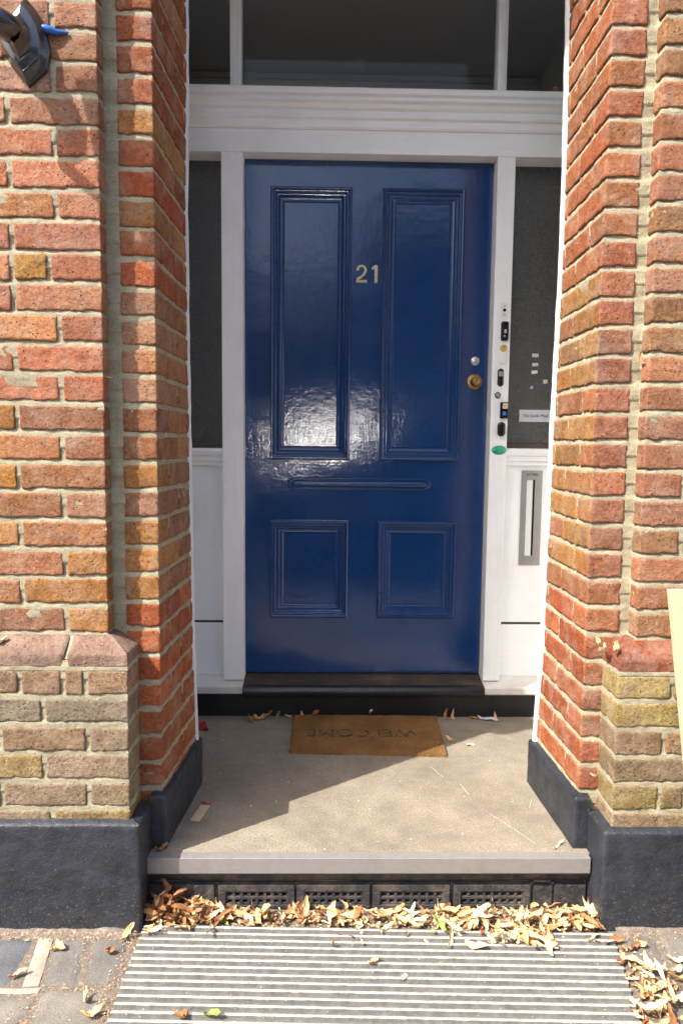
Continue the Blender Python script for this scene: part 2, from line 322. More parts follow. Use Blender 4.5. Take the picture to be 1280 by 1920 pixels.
# ------------------------------------------------------------------ brickwork
G = .073; J = .0130; JV = .0115
xL_tab = ([.15, .472, .81, 1.139, 1.459, 1.77, 2.073, 2.368], [-.427, -.436, -.44, -.442, -.445, -.446, -.441, -.439])
xR_tab = ([.136, .461, .786, 1.102, 1.474, 1.789, 2.019, 2.392], [.658, .671, .673, .676, .682, .685, .682, .676])
XS = {-1: -.4553, 1: .6732}; XP = {-1: -.5736, 1: .7835}; XLO = {-1: -.5115, 1: .7215}
ZJ = {-1: 2.133, 1: 2.126}; YS = .053; YB = .406; YLO = -.056; ZSPL = .600
PALS = {  # sRGB as photographed in sun, divided below
 'up': [(208,146,124),(202,138,114),(214,152,124),(198,140,124),(208,130,102),(198,148,132)],
 'mid': [(222,142,116),(218,132,104),(222,150,122),(210,130,104),(222,150,108),(210,134,114)],
 'low': [(206,138,100),(212,148,96),(196,130,102),(192,128,102),(210,144,88),(196,140,116)],
 'base': [(164,140,122),(180,152,112),(170,138,116),(158,142,130),(176,148,106),(164,130,112),(186,156,112)],
 'redup': [(206,112,76),(200,116,80),(208,104,70),(196,112,80)],
 'rev': [(238,138,94),(236,128,84),(232,142,98),(238,146,98)],
 'revmid': [(234,168,108),(232,158,104),(236,172,112),(228,146,104),(236,160,100)],
 'revlow': [(232,130,86),(226,120,78),(236,136,92)],
 'rstrip': [(200,128,100),(188,118,98),(200,130,94),(180,118,98),(204,122,94)],
 'rfront': [(202,136,110),(194,126,100),(188,130,110),(202,134,104),(192,138,104)],
 'rlow': [(162,138,98),(158,134,112),(168,136,114),(172,148,100),(160,126,110)]}
def pick(p, k=1.75):
    c = np.array(lin(random.choice(PALS[p]))) / k * np.array((1.12, 1.18, 1.0) if p in ('base', 'rlow') else (.93, .985, .86))
    return c * random.uniform(.80, 1.16)
def brick(mb, lo, hi, vis, side, col, res=.0042, r=.0036, amp=.0014, taper=None, seed=0):
    """one clay brick; lo/hi in local coordinates (a: away from the opening, y, z). vis: 'F' front(-y), 'S' side (towards opening), 'FS' both"""
    lo = np.array(lo, float); hi = np.array(hi, float); lip = .011
    lo[2] += random.uniform(-.0012, .0012); hi[2] += random.uniform(-.0016, .0012)
    if vis == 'F': path = [(lo[0], lo[1] + lip), (lo[0], lo[1]), (hi[0], lo[1]), (hi[0], lo[1] + lip)]
    elif vis == 'S': path = [(lo[0] + lip, lo[1]), (lo[0], lo[1]), (lo[0], hi[1]), (lo[0] + lip, hi[1])]
    else: path = [(lo[0] + lip, hi[1]), (lo[0], hi[1]), (lo[0], lo[1]), (hi[0], lo[1]), (hi[0], lo[1] + lip)]
    pts = []
    for (p, q) in zip(path[:-1], path[1:]):
        L = math.hypot(q[0] - p[0], q[1] - p[1]); n = max(2, int(L / res))
        for t in range(n): pts.append((p[0] + (q[0] - p[0]) * t / n, p[1] + (q[1] - p[1]) * t / n))
    pts.append(path[-1]); pts = np.array(pts)
    H = hi[2] - lo[2]; nz = max(4, int((H + 2 * lip) / res)); zz = np.linspace(lo[2] - lip, hi[2] + lip, nz)
    P = np.zeros((len(pts), nz, 3)); P[..., 0] = pts[:, 0][:, None]; P[..., 1] = pts[:, 1][:, None]; P[..., 2] = zz[None]
    ex = np.maximum(0, np.maximum(lo[2] - P[..., 2], P[..., 2] - hi[2]))     # lip over the bed joints: push inward
    P[..., 2] = np.clip(P[..., 2], lo[2], hi[2])
    if vis == 'F': P[..., 1] = np.maximum(P[..., 1], lo[1] + ex)
    elif vis == 'S': P[..., 0] = np.maximum(P[..., 0], lo[0] + ex)
    else:
        P[..., 0] = np.maximum(P[..., 0], lo[0] + ex); P[..., 1] = np.maximum(P[..., 1], lo[1] + ex)
    off = np.array([seed * 1.37 % 50, seed * 2.11 % 50, seed * .77 % 50])
    rr = r * (1 + .75 * vnoise(P + off, 34, 5) + .5 * vnoise(P + off, 90, 6)); rr = np.clip(rr, .002, .0115)[..., None]
    big = hi + 0; big_lo = lo + 0
    if vis == 'F': big = big + np.array([0, .2, 0])
    if vis == 'S': big = big + np.array([.2, 0, 0])
    inner = np.clip(P, big_lo + rr, big - rr); D = P - inner; L = np.linalg.norm(D, axis=2, keepdims=True) + 1e-9; D = D / L
    Q = inner + D * rr
    d = amp * (fbm(P + off, 22, 3, 11) * 1.15 + .5 * vnoise(P + off, 150, 21))
    crack = np.clip(np.abs(vnoise(P + off, 26, 31)) * 9, 0, 1); d = d - (1 - crack) * .0012 * (vnoise(P + off, 12, 41) > .25)
    Q = Q + D * d[..., None]
    # irregular, slightly sagging arrises
    wl_ = np.clip((lo[2] + H * .45 - Q[..., 2]) / (H * .45), 0, 1)
    Q[..., 2] += .0016 * vnoise(Q + off, 13, 51) + .0009 * vnoise(Q + off, 75, 52) + wl_ * (.0030 * vnoise(Q + off, 48, 53) + .0024 * vnoise(Q + off, 130, 54))
    x = XS[side] + side * Q[..., 0]
    if taper:
        t = np.clip((Q[..., 1] - YS) / (YB - YS), 0, 1); tb = xL_tab if side < 0 else xR_tab
        x = x + t * (np.interp(Q[..., 2], *tb) - XS[side])
    W = np.stack([x, Q[..., 1], Q[..., 2]], 2)
    flip = (side > 0) ^ (vis == 'F') ^ (vis == 'FS')
    if vis == 'FS': flip = not ((side > 0))
    mb.grid(W, 0, col, flip=not flip)
def sheet(mb, path, z0, z1, side, rec=.0028, res=.007, taper=False, mi=1):
    """mortar skin following a plan path, set back from the brick faces"""
    pts = []
    for (p, q) in zip(path[:-1], path[1:]):
        L = math.hypot(q[0] - p[0], q[1] - p[1]); n = max(1, int(L / res))
        for t in range(n): pts.append((p[0] + (q[0] - p[0]) * t / n, p[1] + (q[1] - p[1]) * t / n))
    pts.append(path[-1]); pts = np.array(pts); nz = max(2, int((z1 - z0) / (res * .45))); zz = np.linspace(z0, z1, nz)
    P = np.zeros((len(pts), nz, 3)); P[..., 0] = pts[:, 0][:, None]; P[..., 1] = pts[:, 1][:, None]; P[..., 2] = zz
    zr = ZJ[side] if z1 > 1 else ZJ[side] - 22 * G + .0065
    u_ = ((zz - zr + G / 2) % G - G / 2) / J
    off = rec - .0003 + .0036 * np.clip(u_ + .25, 0, .8)[None] + .0016 * fbm(P, 30, 3, 77) + .0008 * vnoise(P, 160, 88)
    P[..., 0] += off; P[..., 1] += off
    x = XS[side] + side * P[..., 0]
    if taper:
        t = np.clip((P[..., 1] - YS) / (YB - YS), 0, 1); tb = xL_tab if side < 0 else xR_tab
        x = x + t * (np.interp(P[..., 2], *tb) - XS[side])
    P = np.stack([x, P[..., 1], P[..., 2]], 2); mb.grid(P, mi, (1, 1, 1), flip=side < 0)
def pier(side, label):
    root = empty('brick_pier', (XP[side], 0, -.155), label, 'brick pier', 'brick piers flanking the doorway')
    mb = MB(); sd = 100 if side < 0 else 900
    ap = abs(XP[side] - XS[side]); al = abs(XLO[side] - XS[side]); zj = ZJ[side]; sw = .089
    ks = int(round((zj - ZSPL) / G)); zspl = zj - G * ks            # joint at the top of the splay course
    for k in range(-13, ks):
        z1 = zj - G * k - J / 2; z0 = z1 - G + J; hi_res = z1 < 2.75; res = .0042 if hi_res else .012
        header = (k % 2 == 0) if side < 0 else (k % 2 == 1)
        zc = (z0 + z1) / 2
        pf = ('up' if zc > 1.78 else 'mid' if zc > 1.18 else 'low') if side < 0 else 'rfront'
        a = ap; lens = [.1005 if header else .2105] + [.2105] * 6
        if side < 0 and k == 8: lens = [.122, .078] + [.2105] * 6
        if side < 0 and k == 1: lens = [.2105, .1005] + [.2105] * 6
        if side > 0 and not header: lens = [.2105] * 7
        for j, L in enumerate(lens):
            if a > 1.25: break
            sd += 1; c = pick(pf)
            if side < 0 and k == 8 and j == 1: c = np.array(lin((200, 150, 80))) / 1.75
            if side < 0 and k == 15 and j > 0: c = np.array(lin((214, 150, 74))) / 1.75
            rs = res if a < .42 else .012
            if j == 0: brick(mb, (a, 0, z0), (a + L, YS - .006, z1), 'FS', side, c, rs, seed=sd)
            else: brick(mb, (a, random.uniform(-.0012, .0012), z0), (a + L, .1, z1), 'F', side, c, rs, seed=sd)
            a += L + JV
    # strip and reveal courses run right down to the painted plinth
    zt = .150
    k = -13
    while True:
        z1 = zj - G * k - J / 2; z0 = z1 - G + J
        if z1 < zt: break
        zc = (z0 + z1) / 2; res = .0045 if z1 < 2.75 else .012
        stretch = (k % 2 == 0) if side < 0 else (k % 2 == 1)
        if side < 0: pal, ps, kk = ('redup', 'redup', 1.6) if zc > 1.45 else ('low', 'low', 1.65) if zc > .69 else ('revlow', 'revlow', 1.95)  # smaller divisors: shaded left reveal bricks coloured lighter to make up for weak fill
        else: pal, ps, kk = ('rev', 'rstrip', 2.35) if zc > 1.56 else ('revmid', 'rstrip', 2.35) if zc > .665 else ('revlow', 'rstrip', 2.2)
        if side < 0 and zc > 1.45 and random.random() < .25: pal = ps = 'low'
        y = YS; lens = ([.2105, .2] if stretch else [.1005, .2105, .1])
        for j, L in enumerate(lens):
            sd += 1; y1 = min(y + L, YB - .002)
            if y1 - y < .012: break
            if j == 0:
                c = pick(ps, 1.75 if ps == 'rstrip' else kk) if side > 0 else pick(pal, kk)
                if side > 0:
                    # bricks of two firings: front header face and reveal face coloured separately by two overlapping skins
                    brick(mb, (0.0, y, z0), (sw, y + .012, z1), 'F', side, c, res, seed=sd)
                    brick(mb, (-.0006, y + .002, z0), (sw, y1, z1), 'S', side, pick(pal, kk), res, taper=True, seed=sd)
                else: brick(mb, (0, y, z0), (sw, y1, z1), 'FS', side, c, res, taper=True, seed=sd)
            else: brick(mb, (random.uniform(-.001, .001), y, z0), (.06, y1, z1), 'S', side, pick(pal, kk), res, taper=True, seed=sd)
            y += L + JV
        k += 1
    # lower, wider pier
    zl = zspl - G
    k = 0
    while True:
        z1 = zl - G * k - J / 2 * 1.0; z0 = z1 - G + J
        if z1 < .125: break
        a = al; hd = (k % 2 == 1) if side < 0 else (k % 2 == 0)
        lens = [.097 if not hd else .207] + [.207] * 7
        if side < 0: lens = {0: [.100, .045, .095, .06], 1: [.207], 2: [.097], 3: [.207], 4: [.097], 5: [.19]}.get(k, [.1]) + [.207] * 7
        if side > 0: lens = {0: [.135], 1: [.207], 2: [.12], 3: [.207], 4: [.115, .055], 5: [.207]}.get(k, [.1]) + [.207] * 7
        for j, L in enumerate(lens):
            if a > 1.25: break
            sd += 1; c = pick('base' if side < 0 else 'rlow'); rs = .0042 if a < .42 else .012
            if j == 0: brick(mb, (a, YLO, z0), (a + L, YS - .004, z1), 'FS', side, c, rs, seed=sd)
            else: brick(mb, (a, YLO + random.uniform(-.001, .001), z0), (a + L, .05, z1), 'F', side, c, rs, seed=sd)
            a += L + JV
        k += 1
    top = zj + 13 * G
    sheet(mb, [(1.25, 0), (ap, 0)], zspl - .03, top, side, rec=.0028)
    sheet(mb, [(ap, 0), (ap, YS + .004)], zspl - .03, top, side, rec=.0028)
    sheet(mb, [(ap + .004, YS), (0, YS)], .1, top, side, rec=.0028)
    sheet(mb, [(0, YS), (0, YB)], .1, top, side, rec=.0028, taper=True)
    sheet(mb, [(1.25, YLO), (al, YLO)], .08, zl - .002, side, rec=.0028)
    sheet(mb, [(al, YLO), (al, YS + .004)], .08, zl - .002, side, rec=.0028)
    # joint shelf under the splay
    s = side; X0 = XS[side]
    bw = link('brickwork', mb.mesh('brickwork', smooth=True), [MAT['brick'], MAT['mortar']], root)
    # splayed course: bricks with a sloping top, returned round the corner
    sp = MB(); h0 = zl + .006; h1 = zspl - .004; a = al; first = True; segs = [.075, .222, .222, .222, .222, .222]
    if side < 0: segs = [.118 + .068 - .03, .222, .222, .222, .222, .222]
    if side > 0: segs = [.222] * 6
    dep = abs(YLO)
    for j, L in enumerate(segs):
        c = pick('redup' if side > 0 else 'base', 2.5); 
        if side < 0: c = np.array(lin(random.choice([(176,142,124),(180,138,118),(170,138,122)]))) / 1.75
        a0 = a + (0.004 if j else 0); a1 = a + L - .006
        n = max(3, int((a1 - a0) / .006)); prof = [(-.0, h0), (0, h0 + .026), (.003, h0 + .0305), (dep * .5, h0 + .048), (dep - .002, h1), (dep + .012, h1 + .003)]
        pr = []
        for (p, q) in zip(prof[:-1], prof[1:]):
            m_ = max(1, int(math.hypot(q[0] - p[0], q[1] - p[1]) / .005))
            for t in range(m_): pr.append((p[0] + (q[0] - p[0]) * t / m_, p[1] + (q[1] - p[1]) * t / m_))
        pr.append(prof[-1]); pr = np.array(pr)
        aa = np.linspace(a0, a1, n); P = np.zeros((n, len(pr), 3))
        P[..., 0] = aa[:, None] + (pr[:, 0][None] if j == 0 else 0) * np.clip(1 - (aa - a0) / (a1 - a0), 0, 1)[:, None]
        P[..., 1] = YLO + pr[:, 0][None]; P[..., 2] = pr[:, 1][None]
        d = .0018 * fbm(P, 30, 3, 5 + j) ; P[..., 1] -= d; P[..., 2] += d * .5
        ed = np.minimum(aa - a0, a1 - aa); rnd = np.clip(1 - ed / .006, 0, 1) ** 2 * .005
        if j == 0: rnd = np.clip(1 - (a1 - aa) / .006, 0, 1) ** 2 * .005
        P[..., 1] += rnd[:, None]; P[..., 2] -= rnd[:, None] * .5
        P[..., 0] = X0 + s * P[..., 0]; sp.grid(P, 0, c, flip=(side < 0))
        if j == 0:      # return face along the side of the pier
            yy = np.linspace(0, 1, 14); R = np.zeros((14, len(pr), 3))
            ys0 = YLO + pr[:, 0]
            R[..., 1] = ys0[None] + (YS + .006 - ys0[None]) * yy[:, None]; R[..., 0] = al + pr[:, 0][None]; R[..., 2] = pr[:, 1][None]
            dd = .0016 * fbm(R, 30, 3, 9); R[..., 0] -= dd; R[..., 0] = X0 + s * R[..., 0]
            sp.grid(R, 0, c * .85, flip=(side > 0))
        a += L
    sheet(sp, [(1.25, YLO), (al, YLO)], zl - .006, zl + .02, side, rec=.001)
    sheet(sp, [(al, YLO), (al, YS)], zl - .006, zl + .02, side, rec=.001)
    # mortar fillet behind the joints of the sloping bricks
    P = np.zeros((160, 6, 3)); t = np.linspace(0, 1, 6)
    P[..., 0] = al + .012 + dep * t[None] + np.linspace(0, 1, 160)[:, None] * (1.2 - al); P[..., 1] = (YLO + .006 + dep * t)[None]; P[..., 2] = (zl + .022 + (zspl - zl - .026) * t)[None]
    P[..., 2] += .001 * vnoise(P, 60, 3); P[..., 0] = X0 + s * P[..., 0]; sp.grid(P, 1, (1, 1, 1), flip=(side < 0))
    link('sloped_brick_course', sp.mesh('sloped_brick_course', smooth=True), [MAT['brick'], MAT['mortar']], root)
    # painted plinth: pier block, strip and reveal upstand
    pl = MB(); ztp = .128 if side < 0 else .108
    def skin(path, z0, z1, inner, res=.008, lipn=.02, taper=False):
        pts = []
        for (p, q) in zip(path[:-1], path[1:]):
            L = math.hypot(q[0] - p[0], q[1] - p[1]); n = max(1, int(L / res))
            for t in range(n): pts.append((p[0] + (q[0] - p[0]) * t / n, p[1] + (q[1] - p[1]) * t / n))
        pts.append(path[-1]); pts = np.array(pts); tg = np.gradient(pts, axis=0); tg /= np.linalg.norm(tg, axis=1, keepdims=True) + 1e-9
        nrm = np.stack([tg[:, 1], -tg[:, 0]], 1) * inner     # inward
        nz = max(2, int((z1 - z0) / res)); rows = [(0, z) for z in np.linspace(z0, z1 - .006, nz)] + [(.0012, z1 - .0015), (.004, z1 + .0005), (.012, z1 + .003), (lipn + .01, z1 + .007)]
        P = np.zeros((len(pts), len(rows), 3))
        amin, ymin = pts[:, 0].min(), pts[:, 1].min()
        for i, (o, z) in enumerate(rows):
            P[:, i, 0] = np.maximum(pts[:, 0], amin + o); P[:, i, 1] = np.maximum(pts[:, 1], ymin + o); P[:, i, 2] = z
        d = .0010 * fbm(P, 18, 3, 61) + .0006 * vnoise(P, 110, 62); P[..., 2] += .0018 * vnoise(P, 20, 63) * (np.arange(len(rows)) > nz - 2)
        P[..., 0] += d; P[..., 1] += d
        x = XS[side] + side * P[..., 0]
        if taper:
            t = np.clip((P[..., 1] - YS) / (YB - YS), 0, 1); tb = xL_tab if side < 0 else xR_tab
            x = x + t * (np.interp(P[..., 2], *tb) - XS[side])
        P[..., 0] = x; pl.grid(P, 0, (1, 1, 1), flip=(side < 0))
    ao = al - .030
    if side > 0: ao = al - .026
    skin([(1.25, -.077), (ao + .006, -.077), (ao + .001, -.074), (ao, -.068), (ao, YS - .02)], -.165, ztp, 1, lipn=.016)
    rp = -.014 if side < 0 else -.016      # reveal upstand stands proud of the brick towards the opening
    ys = YS - .017
    skin([(ao + .004, ys), (rp + .004, ys), (rp + .001, ys + .002), (rp, ys + .007), (rp, YB + .022)], -.03, .142 if side > 0 else .146, 1, taper=True, lipn=.012)
    x = 0
    mb2 = pl; mb2.box((min(X0 + s * 1.25, X0 + s * (ao + .02)), -.055, -.16), (max(X0 + s * 1.25, X0 + s * (ao + .02)), .05, .10), 0)
    x0b = np.interp(.1, *(xL_tab if side < 0 else xR_tab))
    # back end of the upstand
    mb2.box((min(x0b - s * .013, x0b + s * .1), YB + .014, -.02), (max(x0b - s * .013, x0b + s * .1), YB + .020, .140), 0)
    link('painted_plinth', pl.mesh('painted_plinth', smooth=True), MAT['black'], root)
    # white corner bead on the inner end of the reveal
    cb = MB(); tb = xL_tab if side < 0 else xR_tab; zs = np.linspace(.145, 3.2, 160); wb = .005 if side < 0 else .0085
    bx = np.interp(zs, *tb) + .0012 * vnoise(np.stack([zs, zs * 0, zs * 0], 1), 14, 7) + .0006 * vnoise(np.stack([zs, zs * 0, zs * 0], 1), 60, 8)
    ring = [(-s * wb, YB - .004), (s * .018, YB - .004), (s * .018, YB + .009), (-s * wb, YB + .009)]
    P = np.zeros((len(zs), 5, 3))
    for i, (ox, y) in enumerate(ring + ring[:1]): P[:, i, 0] = bx + ox; P[:, i, 1] = y; P[:, i, 2] = zs
    cb.grid(P, 0, (1, 1, 1), flip=(side < 0)); link('corner_bead', cb.mesh('corner_bead', smooth=False), MAT['whitev'], root)
    # solid core behind the skins
    cr = MB(); xa, xb = sorted((X0 + s * (ap + .012), X0 + s * 1.25)); cr.box((xa, .012, .1), (xb, YB + .02, top), 0)
    xa, xb = sorted((X0 + s * .04, X0 + s * (ap + .02))); cr.box((xa, YS + .012, .1), (xb, YB + .02, top), 0)
    xa, xb = sorted((X0 + s * (al + .012), X0 + s * 1.24)); cr.box((xa, YLO + .012, -.1), (xb, .05, zl), 0)
    link('rubble_core', cr.mesh('rubble_core'), MAT['mortar'], root)
    return root
pier(-1, 'brick pier carrying the black wall lamp, its upper face dappled with the lamp shadow')
pier(1, 'brick pier with a pale timber board against it, inner face in full sun')

# lintel above the frame (casts the porch shade)
lt = MB(); lt.box((-1.7, 0.004, 3.05), (1.95, YB + .02, 3.9), 0, lin((190, 110, 80)))
o = link('brick_lintel', lt.mesh('brick_lintel'), MAT['brick']); tag(o, 'brick head spanning the doorway above the fanlight', 'lintel')
o.data.color_attributes['bcol'].data.foreach_set('color', np.tile([.3, .12, .07, 1.], 8))

def lathe_(prof, n, c):
    P = np.zeros((n + 1, len(prof), 3))
    for i, t in enumerate(np.linspace(0, 2 * math.pi, n + 1)):
        for q, (r, d) in enumerate(prof): P[i, q] = (c[0] + r * math.cos(t), c[1] + r * math.sin(t), c[2] + d)
    return P
# ------------------------------------------------------------------ porch and ground
fl = MB(); P = np.zeros((90, 60, 3)); P[..., 0] = np.linspace(-.72, .98, 90)[:, None]; P[..., 1] = np.linspace(.012, 1.0, 60)[None]
P[..., 2] = .0009 * fbm(P, 5, 3, 2); P[:, 0, 2] = -.001
fl.grid(P); fl.box((-.72, .03, -.16), (.98, 1.0, -.006))
for pts in ([(.340, .525), (.352, .500), (.358, .475), (.372, .450)], [(.470, .215), (.505, .160), (.535, .105), (.560, .055)], [(.418, .40), (.432, .33)], [(.05, .245), (.075, .235)], [(.62, .30), (.60, .25)]):
    pts = np.array(pts); tt = np.linspace(0, 1, 24); xx = np.interp(tt * (len(pts) - 1), range(len(pts)), pts[:, 0]); yy = np.interp(tt * (len(pts) - 1), range(len(pts)), pts[:, 1])
    P = np.zeros((24, 2, 3)); ww = .0006 * (1 + .6 * vnoise(np.stack([tt, tt, tt], 1), 9, 3)); P[:, 0, 0] = xx - ww; P[:, 1, 0] = xx + ww; P[..., 1] = yy[:, None]
    P[..., 2] = .0035; fl.grid(P, 1, flip=True)
for i in range(18):
    cx_, cy_ = rng.uniform(-.4, .64), rng.uniform(.03, .9); r_ = rng.uniform(.0008, .0024); P = lathe_([(0, .0032), (r_ * .7, .003), (r_, .0)], 7, (cx_, cy_, 0)); fl.grid(P, 1)
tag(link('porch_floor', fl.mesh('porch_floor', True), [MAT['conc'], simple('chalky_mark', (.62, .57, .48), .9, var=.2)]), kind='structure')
pw = MB(); pw.box((-.86, YB + .02, -.1), (-.72, 1.0, 3.3)); pw.box((.98, YB + .02, -.1), (1.12, 1.0, 3.3)); pw.box((-.86, YB + .02, 3.3), (1.12, 1.0, 3.4))
tag(link('porch_wall', pw.mesh('porch_wall'), MAT['whitev']), kind='structure')
st = empty('entrance_step', (.1, .0, -.155), 'front entrance step with a grey metal nosing over black painted air bricks', 'step')
ns = MB(); ns.prism([(-.012, 0.0015), (.016, .0025), (.016, -.010), (-.004, -.012), (-.004, -.037), (.012, -.040), (.012, -.044), (-.009, -.044), (-.012, -.040)], -.482, .690)
o = link('nosing_strip', ns.mesh('nosing_strip', recalc=True), MAT['alu'], st); bevel(o, .0012)
rs = MB(); P = np.zeros((180, 14, 3)); P[..., 0] = np.linspace(-.50, .70, 180)[:, None]; zz = np.linspace(-.040, -.086, 14); P[..., 2] = zz
prof = .030 - .016 * np.sin(np.linspace(0, 3.0, 14)); P[..., 1] = prof[None]; P[..., 1] += .004 * fbm(P, 9, 3, 4); rs.grid(P, flip=False)
o = link('riser_moulding', rs.mesh('riser_moulding', True), MAT['terra'], st)
xa = -.508
for i, (x0, x1, vent) in enumerate([(-.500, -.310, 0), (-.300, -.096, 1), (-.090, .106, 1), (.114, .322, 1), (.332, .540, 1), (.549, .600, 0), (.606, .690, 0)]):
    ab = MB(); zb, zt = -.156, -.088
    if vent:
        nx = 8; fx0, fx1 = x0 + .020, x1 - .018; fz0, fz1 = -.146, -.108
        ab.box((x0, .012, fz1), (x1, .05, zt)); ab.box((x0, .012, zb), (x1, .05, fz0)); ab.box((x0, .012, fz0), (fx0, .05, fz1)); ab.box((fx1, .012, fz0), (x1, .05, fz1))
        ab.box((fx0, .040, fz0), (fx1, .049, fz1), 1)
        ww = (fx1 - fx0) / nx
        for q in range(nx + 1):
            c = fx0 + ww * q; ab.box((c - .0048, .0165, fz0), (c + .0048, .040, fz1))
        for zc in (-.1275,): ab.box((fx0, .0158, zc - .0045), (fx1, .040, zc + .0045))
        ab.box((fx0, .0175, fz0), (fx1, .040, fz0 + .004)); ab.box((fx0, .0175, fz1 - .004), (fx1, .040, fz1))
    else: ab.box((x0, .012 + .003 * (i % 2), zb), (x1, .05, zt - .002 * (i % 3)))
    o = link('air_brick' if vent else 'plain_brick', ab.mesh('air_brick'), [MAT['terra'], MAT['dark']], st); bevel(o, .0022, 2)

for g0, g1 in ((-.310, -.300), (-.096, -.090), (.106, .114), (.322, .332), (.540, .549), (.600, .606)):
    bk = MB(); bk.box((g0 - .002, .0205, -.157), (g1 + .002, .06, -.086)); link('bedding_mortar', bk.mesh('bedding_mortar'), MAT['terra'], st)
# pavement: slabs over a debris bed
bed = MB(); P = np.zeros((220, 120, 3)); P[..., 0] = np.linspace(-2.2, 2.4, 220)[:, None]; P[..., 1] = np.linspace(-1.7, .02, 120)[None]
P[..., 2] = -.1585 + .0016 * fbm(P, 25, 3, 1); bed.grid(P)
tag(link('pavement_bed', bed.mesh('pavement_bed', True), MAT['debris']), kind='structure')
pv = MB()
def slab(x0, y0, x1, y1, col, g=.0018, z=-.1558, skew=0.):
    n, m = max(3, int((x1 - x0) / .012)), max(3, int((y1 - y0) / .012))
    n, m = min(n, 60), min(m, 60)
    P = np.zeros((n, m, 3)); u = np.linspace(x0 + g, x1 - g, n); v = np.linspace(y0 + g, y1 - g, m); P[..., 0] = u[:, None] + skew * (v[None] + .1); P[..., 1] = v[None]
    du = np.minimum(u - u[0], u[-1] - u); dv = np.minimum(v - v[0], v[-1] - v); e = np.minimum(du[:, None], dv[None])
    P[..., 2] = z + .0012 * fbm(P, 14, 3, 3) - .004 * (e <= 1e-9); pv.grid(P, 0, col)
B1, B2, B3, CR = (.105, .108, .12), (.15, .138, .13), (.19, .172, .15), (.36, .33, .27)
ys = [-.098, -.262]
for x0, x1, c in [(-.60, -.506, B2), (-.690, -.604, B2), (-.735, -.695, CR), (-.86, -.74, B1), (-.97, -.865, B2), (-1.08, -.975, B1), (-1.2, -1.085, B2), (-1.4, -1.205, B1), (-1.6, -1.405, B3)]:
    slab(x0, ys[1], x1, ys[0], c, skew=-.17 if x0 > -.74 else -.05, z=-.1535 if c is CR else -.1558)
slab(-.80, -.283, -.66, -.262, CR, z=-.1535)
x = -2.1
for x1, c in [(-1.62, B3), (-1.20, B2), (-.98, B2), (-.66, B3)]:
    slab(x, -.62, x1, -.285, c); x = x1
slab(-.655, -.62, -.503, -.268, B3, skew=-.0)
slab(-2.1, -1.1, -1.2, -.625, B2); slab(-1.2, -1.1, -.505, -.625, B3); slab(-2.1, -1.68, -.9, -1.105, B3); slab(-.9, -1.68, -.1, -1.105, B2)
slab(-.1, -1.68, .9, -1.105, B3); slab(.9, -1.68, 2.2, -1.105, B2); slab(-.50, -1.1, .1, -.80, B3); slab(.1, -1.1, .73, -.80, B2)
slab(.735, -.40, .825, -.095, B2, skew=.04); slab(.83, -.42, 1.15, -.085, B3, skew=.03); slab(1.15, -.42, 1.6, -.085, B2); slab(1.6, -.42, 2.2, -.085, B3)
slab(.72, -1.1, 1.2, -.425, B2); slab(1.2, -1.1, 2.2, -.425, B3)
tag(link('pavement', pv.mesh('pavement', True), MAT['stone']), kind='structure')
wf = MB()   # dirty mortar fillet where wall meets pavement
for x0, x1 in ((-1.7, -.512), (.735, 2.0)):
    P = np.zeros((int((x1 - x0) / .01), 6, 3)); P[..., 0] = np.linspace(x0, x1, P.shape[0])[:, None]; t = np.linspace(0, 1, 6)
    P[..., 1] = -.104 + .030 * t + .006 * vnoise(P, 18, 1) * (1 - t); P[..., 2] = -.158 + .014 * t ** 1.5 + .003 * fbm(P, 40, 3, 2) ; wf.grid(P)
tag(link('mortar_fillet', wf.mesh('mortar_fillet', True), MAT['debris']), kind='structure')
far = MB(); far.box((-60, -2.1, -.40), (60, -1.7, -.158)); far.box((-60, -60, -.6), (60, -2.1, -.30))
tag(link('road', far.mesh('road'), MAT['asphalt']), kind='structure')
fp = MB(); fp.box((-60, -1.7, -.40), (-2.2, .05, -.158)); fp.box((2.4, -1.7, -.40), (60, .05, -.158)); fp.box((-60, -12.5, -.45), (60, -9.6, -.17))
for i in range(60):
    fp.mi[-1] = 0
tag(link('footway', fp.mesh('footway'), MAT['conc']), kind='structure')

# ribbed plate in front of the step
rb = MB(); y0, y1 = -.78, -.052; pitch = .0232; nr = int((y1 - y0) / pitch)
prof = [(y0 - .004, -.158), (y0 - .004, -.1525)]
for i in range(nr):
    yb = y0 + pitch * i
    prof += [(yb, -.1525), (yb + .0105, -.1525), (yb + .0128, -.1462), (yb + .0150, -.1450), (yb + .0180, -.1450), (yb + .0200, -.1462), (yb + .0225, -.1525)]
prof += [(y1, -.1525), (y1, -.158)]
P = np.zeros((150, len(prof), 3)); xs = np.linspace(0, 1, 150); pr = np.array(prof)
xl = -.478 - .0 * pr[:, 0]; xr = .722 + .18 * (pr[:, 0] + .05)
xr = np.maximum(xr, .60)
P[..., 0] = xl[None] + (xr - xl)[None] * xs[:, None]; P[..., 1] = pr[:, 0][None] - .037 * xs[:, None]; P[..., 2] = pr[:, 1][None]
P[..., 2] += .0005 * vnoise(P, 22, 2) * (pr[:, 1][None] > -.15); P[..., 2] += .0008 * vnoise(P, 3, 3)
rb.grid(P, flip=False)
o = link('ribbed_plate', rb.mesh('ribbed_plate', True), MAT['ribs']); tag(o, 'ribbed metal plate lying on the pavement in front of the step', 'metal plate')
e_ = o.modifiers.new('e', 'EDGE_SPLIT'); e_.split_angle = math.radians(28)

